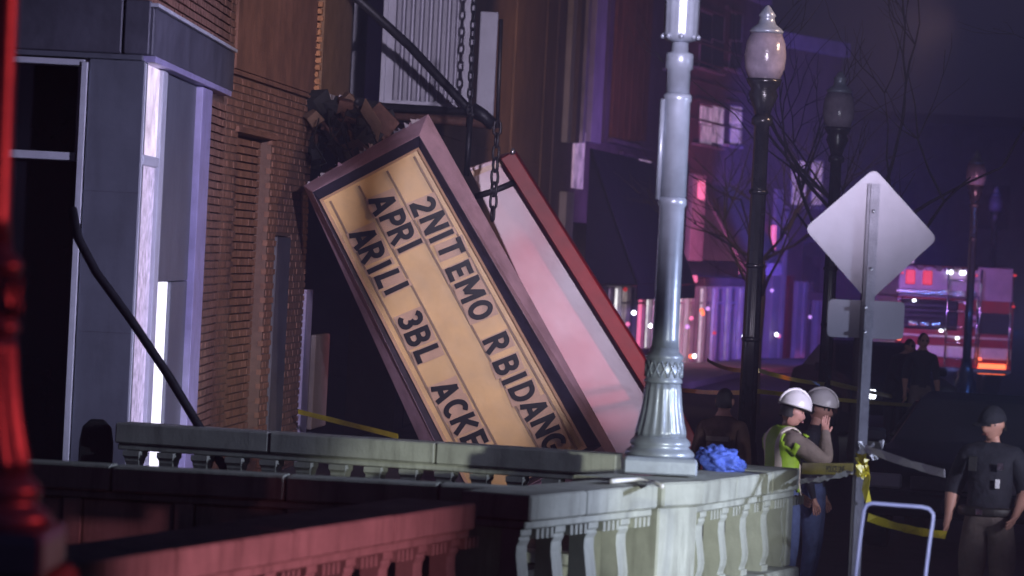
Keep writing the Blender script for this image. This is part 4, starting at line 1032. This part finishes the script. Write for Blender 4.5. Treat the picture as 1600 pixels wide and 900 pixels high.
    vest_faces = []
    for i, f in enumerate(bm.faces):
        if i in head_faces: f.material_index = 0; continue
        cc = f.calc_center_median(); best = min(seg, key=lambda s: bone_dist(cc, s[0], s[1]) / s[3])
        z_ = best[2]
        if z_ == 1 and cc.z < .97 and J['pelvis'][2] > .9: z_ = 5
        if z_ == 1 and cc.z > J['neck'][2] - .005: z_ = 0
        f.material_index = z_
        if z_ == 1 and (cc - Vector(J['shr'][:3])).length > .085 and (cc - Vector(J['shl'][:3])).length > .085: vest_faces.append(f)
    vm = None
    if vest:
        vv = {}; vl = []; vf = []; mi = []
        for f in vest_faces:
            ids = []
            for v in f.verts:
                if v.index not in vv: vv[v.index] = len(vl); vl.append(v.co + v.normal * .022)
                ids.append(vv[v.index])
            vf.append(ids); ctr = f.calc_center_median()
            mi.append(1 if (0.07 < abs(ctr.x) < 0.125 and ctr.z > 1.1) or 1.07 < ctr.z < 1.13 else 0)
        vm = bpy.data.meshes.new('vest'); vm.from_pydata(vl, [], vf); vm.materials.append(M['vest'])
        vm.polygons.foreach_set('use_smooth', [True] * len(vf))
    mids = [f.material_index for f in bm.faces]
    bm.to_mesh(bmesh_me); bm.free()
    bmesh_me.materials.clear()
    for s_ in slots: bmesh_me.materials.append(M[s_])
    bmesh_me.polygons.foreach_set('material_index', mids)
    k = H / 1.76
    def child(name, me_, m_=None, loc_=None):
        if m_: me_.materials.append(M[m_])
        o = link_mesh(name, me_, e); return o
    bo = child('body', bmesh_me)
    if vm: child('safety_vest', vm).modifiers.new('thick', 'SOLIDIFY').thickness = .012
    def hmesh(mb, name, m_, par=None):
        me_ = mb.mesh(name)
        for v in me_.vertices: v.co = hc + hr @ v.co
        me_.materials.append(M[m_]); return link_mesh(name, me_, par or e)
    for s_ in (-1, 1):
        hmesh(MB().lathe((s_ * .030, -.084, .012), [(0, -.010), (.008, -.005), (.008, .001), (0, .003)], 8, axis=(0, -1, 0)), 'eye', 'eye')
    hmesh(MB().box((0, -.094, -.058), (.046, .012, .012)), 'mouth', 'lip')
    def dome(r, rx, ry, z0, zt, seg=20, rings=6, lift=0):
        vs, fs = [], []
        for j in range(rings + 1):
            a_ = math.pi / 2 * j / rings
            for i in range(seg):
                t = 2 * math.pi * i / seg; vs.append((rx * math.cos(t) * math.cos(a_), ry * math.sin(t) * math.cos(a_), z0 + (zt - z0) * math.sin(a_)))
        for j in range(rings):
            for i in range(seg):
                k2 = (i + 1) % seg; fs.append((j * seg + i, j * seg + k2, (j + 1) * seg + k2, (j + 1) * seg + i))
        return MB().add(vs, fs, True)
    if hair:
        hb = dome(1, .083, .103, .0, .128); hb.v = [Vector((v.x, v.y + .012, v.z - (.055 if v.y > .02 and v.z < .02 else 0))) for v in hb.v]
        hmesh(hb, 'hair', 'hair')
    if hat == 'helmet':
        hh = hmesh(dome(1, .118, .142, .045, .175, 28, 8), 'hard_hat', 'helmet_white')
        hmesh(MB().lathe((0, 0, .035), [(.115, 0), (.140, .004), (.140, .012), (.11, .02)], 28), 'hat_brim', 'helmet_white', hh)
        hmesh(MB().tube([(0, .143 * math.cos(t), .05 + .135 * math.sin(t)) for t in [math.pi * i / 10 for i in range(11)]], .012, 6), 'hat_ridge', 'helmet_white', hh)
        hmesh(MB().lathe((0, 0, .028), [(.118, 0), (.122, .01), (.118, .022)], 24), 'hat_band', 'rubber', hh)
    if hat == 'cap':
        hh = hmesh(dome(1, .098, .120, .022, .145, 24, 6), 'cap', 'navy_cloth')
        hmesh(MB().prism([(-.085, -.06, .028), (-.07, -.15, .018), (0, -.18, .014), (.07, -.15, .018), (.085, -.06, .028)], (0, 0, .008)), 'cap_peak', 'navy_cloth', hh)
    e.rotation_euler = (0, 0, rot); e.scale = (k, k, k)
    return e, J, k

def ground_at(px, Y): p = P(px, 600, Y); dz = p.z; return Vector((p.x - (-math.tan(ROLL)) * 0, Y, 0))
def feet(px, py, z, Y):                      # ground point under a pixel seen at height z
    p = P(px, py, Y); return Vector((p.x, Y, 0))
# worker in hi-vis vest, turned to the right, forearm raised to his face
e_, J_, k_ = person('worker in yellow green vest and cream hard hat, forearm raised', feet(1228, 660, 1.6, 28.6), R(112), 1.66, cloth=dict(top='turnout', sleeve='turnout', forearm='turnout', hand='skin', legs='jeans'), fat=1.32, vest=True, hat='helmet', head_nod=R(14),
       pose={'elr': (-.27, -.24, 1.24, .066, .062), 'wrr': (-.13, -.29, 1.47, .048, .043), 'ell': (.25, -.06, 1.14, .064, .06), 'wrl': (.22, -.24, .98, .045, .04), 'skull': (0, -.05, 1.60)})
e_, J_, k_ = person('man in white hard hat, dark jacket and jeans behind the worker', feet(1277, 640, 1.6, 30.2), R(75), 1.63, cloth=dict(forearm='navy_cloth', legs='jeans'), fat=1.1, hat='helmet', head_nod=R(10))
off, J_, k_ = person('officer in dark shirt, cap and khaki trousers at right edge', feet(1549, 720, 1.3, 27.4), R(-14), 1.69, cloth=dict(), fat=1.48, hat='cap', head_turn=R(-36), head_nod=R(10),
       pose={'elr': (-.28, .06, 1.14), 'wrr': (-.30, -.06, .91), 'ell': (.27, .05, 1.14), 'wrl': (.22, -.16, .98), 'hil': (.10, 0, .90, .12, .11), 'hir': (-.10, 0, .90, .12, .11), 'spine': (0, -.01, 1.12, .165, .13), 'knl': (.13, -.05, .5)})
def on(e, mb, name, m_): me = mb.mesh(name, bevel=.003); me.materials.append(M[m_]); return link_mesh(name, me, e)
on(off, MB().box((.075, -.185, 1.20), (.035, .012, .07)), 'name_tag', 'tape_white')
on(off, MB().lathe((0, 0, .945), [(.222, 0), (.235, .012), (.235, .06), (.222, .072)], 24), 'belt', 'shoe').scale = (1, .80, 1)
on(off, MB().box((-.05, -.188, .98), (.05, .015, .045)), 'buckle', 'chrome')
on(off, MB().box((.09, -.178, 1.33), (.05, .012, .055)), 'badge', 'chrome')
on(off, MB().box((-.12, -.165, 1.34), (.06, .05, .11)), 'shoulder_radio', 'rubber')
e_, J_, k_ = person('dark haired firefighter in brown coat behind the blue cloth', feet(1131, 640, 1.6, 31.5), R(160), 1.60, cloth=dict(top='brown_coat', sleeve='brown_coat', forearm='brown_coat', legs='brown_coat'), fat=1.2, group=None)
on(e_, MB().box((0, .155, 1.30), (.22, .012, .045)), 'back_lettering', 'turnout')
e_, J_, k_ = person('distant man in black shirt and khaki trousers by the fire engine', feet(1441, 560, 1.4, 55), R(10), 1.76, fat=1.12, cloth=dict())
e_, J_, k_ = person('distant person in dark clothes bending beside the black shirted man', feet(1398, 570, 1.4, 57), R(40), 1.7, fat=1.15, cloth=dict(forearm='navy_cloth', legs='navy_cloth'), pose={'chest': (0, -.10, 1.30), 'upper': (0, -.18, 1.39), 'neck': (0, -.24, 1.46), 'skull': (0, -.30, 1.53), 'shl': (.175, -.17, 1.38), 'shr': (-.175, -.17, 1.38), 'ell': (.24, -.22, 1.1), 'elr': (-.24, -.22, 1.1), 'wrl': (.15, -.38, .95), 'wrr': (-.15, -.38, .95)})

# blue cloth bundle resting on the balustrade
bc = P(1126, 718, 26.3)
bm = bmesh.new(); bmesh.ops.create_icosphere(bm, subdivisions=5, radius=1)
from mathutils import noise as mnoise
for v in bm.verts:
    n_ = v.co.normalized(); f_ = 1 + .25 * mnoise.noise(n_ * 2.1) + .36 * abs(mnoise.noise(n_ * 2.8 + Vector((3, 1, 2)))) + .05 * abs(mnoise.noise(n_ * 8.0))
    v.co = Vector((n_.x * .15 * f_, n_.y * .13 * f_, n_.z * .085 * f_ - .03 * n_.x))
for f in bm.faces: f.smooth = True
me = bpy.data.meshes.new('cloth_bundle'); bm.to_mesh(me); bm.free(); me.materials.append(M['blue_cloth'])
cb = link_mesh('cloth_bundle', me); cb.location = (bc.x, bc.y, ZR + .07); tag(cb, 'crumpled bright blue cloth on the balustrade beside the lamp', 'cloth')

# ------------------------------------------------------------------ police tapes
def sag(a, b, k=0.05, n=12):
    return [a.lerp(b, t / n) - Vector((0, 0, k * 4 * (t / n) * (1 - t / n))) for t in range(n + 1)]
def tape(pts, label, m_='tape_yellow', width=.075, twist=0.35):
    o = MB().ribbon(pts, width, 0.003, twist).build('police_tape', m_)
    return tag(o, label, 'tape', 'lengths of police tape')
tape(sag(P(1105, 562, 48), P(1180, 578, 36.1)) + sag(P(1186, 579, 36.1), P(1288, 600, 47.4), .02) , 'yellow tape sloping down past the black street lamp, upper one', twist=.3, width=.045)
tape(sag(P(1298, 598, 47.4), P(1505, 634, 74), .05), 'yellow tape from the second street lamp towards the fire engine', width=.06)
tape(sag(P(1048, 607, 44), P(1168, 613, 36.1), .02), 'dark yellow tape just right of the silver lamp post', width=.045)
tape(sag(P(1180, 611, 36.1), P(1500, 636, 60), .03), 'yellow tape passing behind the hard hats, lower one', width=.045)
ta, tb_ = P(1253, 732, 27.0), P(1338, 733, 26.05)
pt_ = tape(sag(ta, tb_, .0, 10), 'yellow police line tape tied between balustrade end and sign post', width=.08, twist=0.0)
for (tx, f_) in (('POLICE LINE', .62),):
    me = text_mesh(tx, .06, .0008, .001); me.materials.append(M['tape_print'])
    o = link_mesh('printed_words', me, pt_); c_ = ta.lerp(tb_, f_)
    yaw = math.atan2(tb_.y - ta.y, tb_.x - ta.x)
    o.location = c_ - wpos(pt_) + Vector((0, -.006, -.004)); o.rotation_euler = (R(90), -math.asin((tb_.z - ta.z) / (tb_ - ta).length), yaw)
tape(sag(P(1250, 752, 27.0), P(1334, 737, 26.05), .01, 14), 'white twisted tape tied below the yellow police line', 'tape_white', .045, 1.2)
tape(sag(P(1352, 700, 25.9), P(1476, 740, 25.2), .01, 10), 'pale tape stretching right from the sign post towards the officer', 'row_pale', .055, .5)
tape(sag(P(1356, 808, 26.6), P(1478, 836, 27.2), .02, 10), 'dim yellow tape low behind the white hoop', width=.06, twist=.6)
tape(sag(P(466, 643, 41.6), P(622, 682, 39.5), .0, 10), 'yellow tape stretched below the marquee left edge', width=.055, twist=.3)
kn = empty('tape_knot', P(1348, 740, 25.93), 'tangled yellow tape knot with ends hanging on the sign post', 'tape')
for i in range(7):
    a_ = P(1338 + 16 * rng.random(), 712 + 24 * rng.random(), 25.92 + .0)
    MB().ribbon([a_ + Vector((rng.uniform(-.05, .05), rng.uniform(-.06, 0), rng.uniform(-.06, .06))) for _ in range(5)], .05, .003, 1.0).build('tape_fold', 'tape_yellow', kn)
MB().ribbon([P(1350, 725, 25.9), P(1355, 745, 25.88), P(1352, 765, 25.9), P(1357, 785, 25.9)], .05, .003, .8, upv=(1, 0, 0)).build('tape_end', 'tape_yellow', kn)
for i in range(5):
    a_ = P(1330 + 60 * rng.random(), 672 + 40 * rng.random(), 25.9)
    MB().ribbon([a_ + Vector((rng.uniform(-.04, .04), rng.uniform(-.05, 0), rng.uniform(-.07, .07))) for _ in range(4)], .03, .003, 1.2).build('tape_fold', 'tape_white', kn)

# ------------------------------------------------------------------ dark leaning pole at left
lpn = [P(113, 326, 29.3), P(122, 372, 29.2), P(150, 425, 29.1), P(205, 500, 29.0), P(262, 585, 28.9), P(312, 668, 28.8)]
lpn.append(lpn[-1] + (lpn[-1] - lpn[-2]).normalized() * 1.2)
tag(MB().tube(lpn, 0.036, 10).build('leaning_pole', 'dark_steel'), 'dark bent pole leaning diagonally across the slate pillar', 'pole')
# round backed chair beside the pillar
ch = P(150, 692, 28.9); chb = Vector((ch.x, 28.9, -.12))
chair = empty('cafe_chair', chb, 'dark round backed chair half hidden at the slate pillar base', 'chair')
bk = [(x, 0.0, z) for x, z in ((-.13, .9), (-.13, 1.15), (-.11, 1.27), (-.05, 1.33), (.05, 1.33), (.11, 1.27), (.13, 1.15), (.13, .9))]
MB().prism([chb + Vector(v) for v in bk], (0, .04, 0)).build('backrest', 'rubber', chair, .008)
MB().box(chb + Vector((0, -.18, .85)), (.36, .38, .06)).build('seat', 'rubber', chair, .015)
for x in (-.15, .15):
    for y in (-.34, 0.0): MB().tube([chb + Vector((x, y, .12)), chb + Vector((x, y, .83))], .018, 8).build('leg', 'dark_steel', chair)

# ------------------------------------------------------------------ bare trees
def bare_tree(base, h, seed, label, lean=(0, 0)):
    rg = random.Random(seed); base = Vector(base)
    e = empty('bare_tree', base, label, 'tree', 'bare street trees')
    tr = MB(); tw = MB()
    tp = [base + Vector((lean[0] * t + .08 * rg.uniform(-1, 1) * t, lean[1] * t, h * .42 * t)) for t in (0, .25, .5, .75, 1)]
    tr.tube(tp, .1, 10, radii=[.16, .12, .11, .1, .085])
    def grow(p, d, ln, r, dep):
        pts = [p]; dd = d.copy()
        for i in range(4):
            dd = (dd + Vector((rg.uniform(-.25, .25), rg.uniform(-.25, .25), rg.uniform(-.1, .2)))).normalized(); pts.append(pts[-1] + dd * ln / 4)
        tw.tube(pts, r, 5, radii=[r * (1 - .14 * i) for i in range(5)])
        if dep:
            for i in range(rg.randint(2, 3)):
                q_ = pts[rg.randint(1, 4)]; nd = (dd + Vector((rg.uniform(-1, 1), rg.uniform(-1, 1), rg.uniform(-.5, .8)))).normalized()
                grow(q_, nd, ln * rg.uniform(.55, .8), r * .55, dep - 1)
    for i in range(7):
        a_ = 2 * math.pi * i / 7 + rg.random(); grow(tp[-1 - (i % 2)], Vector((math.cos(a_), math.sin(a_), rg.uniform(.2, 1.0))).normalized(), h * .32, .032, 3)
    tr.build('trunk', 'bark', e); tw.build('crown', 'bark', e)
    return e
bt = P(1176, 600, 66); bare_tree((bt.x, 66, 0), 6.4, 5, 'bare tree with thin dark branches behind the black street lamp')
bt = P(1345, 600, 52); bare_tree((bt.x, 52, 0), 7.5, 9, 'bare tree with twigs catching light above the diamond sign')

for i in range(9):                                              # torn sheet metal, laths and wires hanging from the hole
    p = P(rng.uniform(492, 585), rng.uniform(165, 235), rng.uniform(41.3, 42.0)); d = Vector((rng.uniform(.1, .35), rng.uniform(-.1, .1), rng.uniform(-.45, -.1))); e2_ = Vector((rng.uniform(-.1, .2), rng.uniform(-.1, .1), rng.uniform(.05, .2)))
    MB().prism([p, p + d, p + d * .9 + e2_, p + e2_ * rng.uniform(.4, 1)], (0.004, .012, 0.004)).build('torn_sheet', rng.choice(['rust', 'dark_steel', 'rib_grey', 'theatre_wall']), th)
for i in range(6):
    p = P(rng.uniform(490, 590), rng.uniform(155, 190), 41.5); q2 = P(rng.uniform(490, 620), rng.uniform(215, 262), 40.9)
    MB().tube([p, p.lerp(q2, .3) + Vector((rng.uniform(-.1, .1), 0, -.1)), p.lerp(q2, .7) + Vector((rng.uniform(-.1, .1), 0, -.12)), q2], .009, 5).build('loose_wire', 'rubber', th)
# ------------------------------------------------------------------ night air
hz = MB().box((20, 85, 9.0), (150, 260, 20.0)).build('haze', 'asphalt', loc=(0, 0, 0))
hm = bpy.data.materials.new('haze'); hm.use_nodes = True
hn, hl = hm.node_tree.nodes, hm.node_tree.links
hn.remove(hn['Principled BSDF'])
pv = hn.new('ShaderNodeVolumePrincipled'); pv.inputs['Color'].default_value = (0.62, 0.64, 1.0, 1); pv.inputs['Density'].default_value = 0.0046; pv.inputs['Anisotropy'].default_value = 0.2
hl.new(pv.outputs[0], hn['Material Output'].inputs['Volume'])
hz.data.materials.clear(); hz.data.materials.append(hm)
tag(hz, 'thin violet night haze filling the street air', None, None, 'stuff')
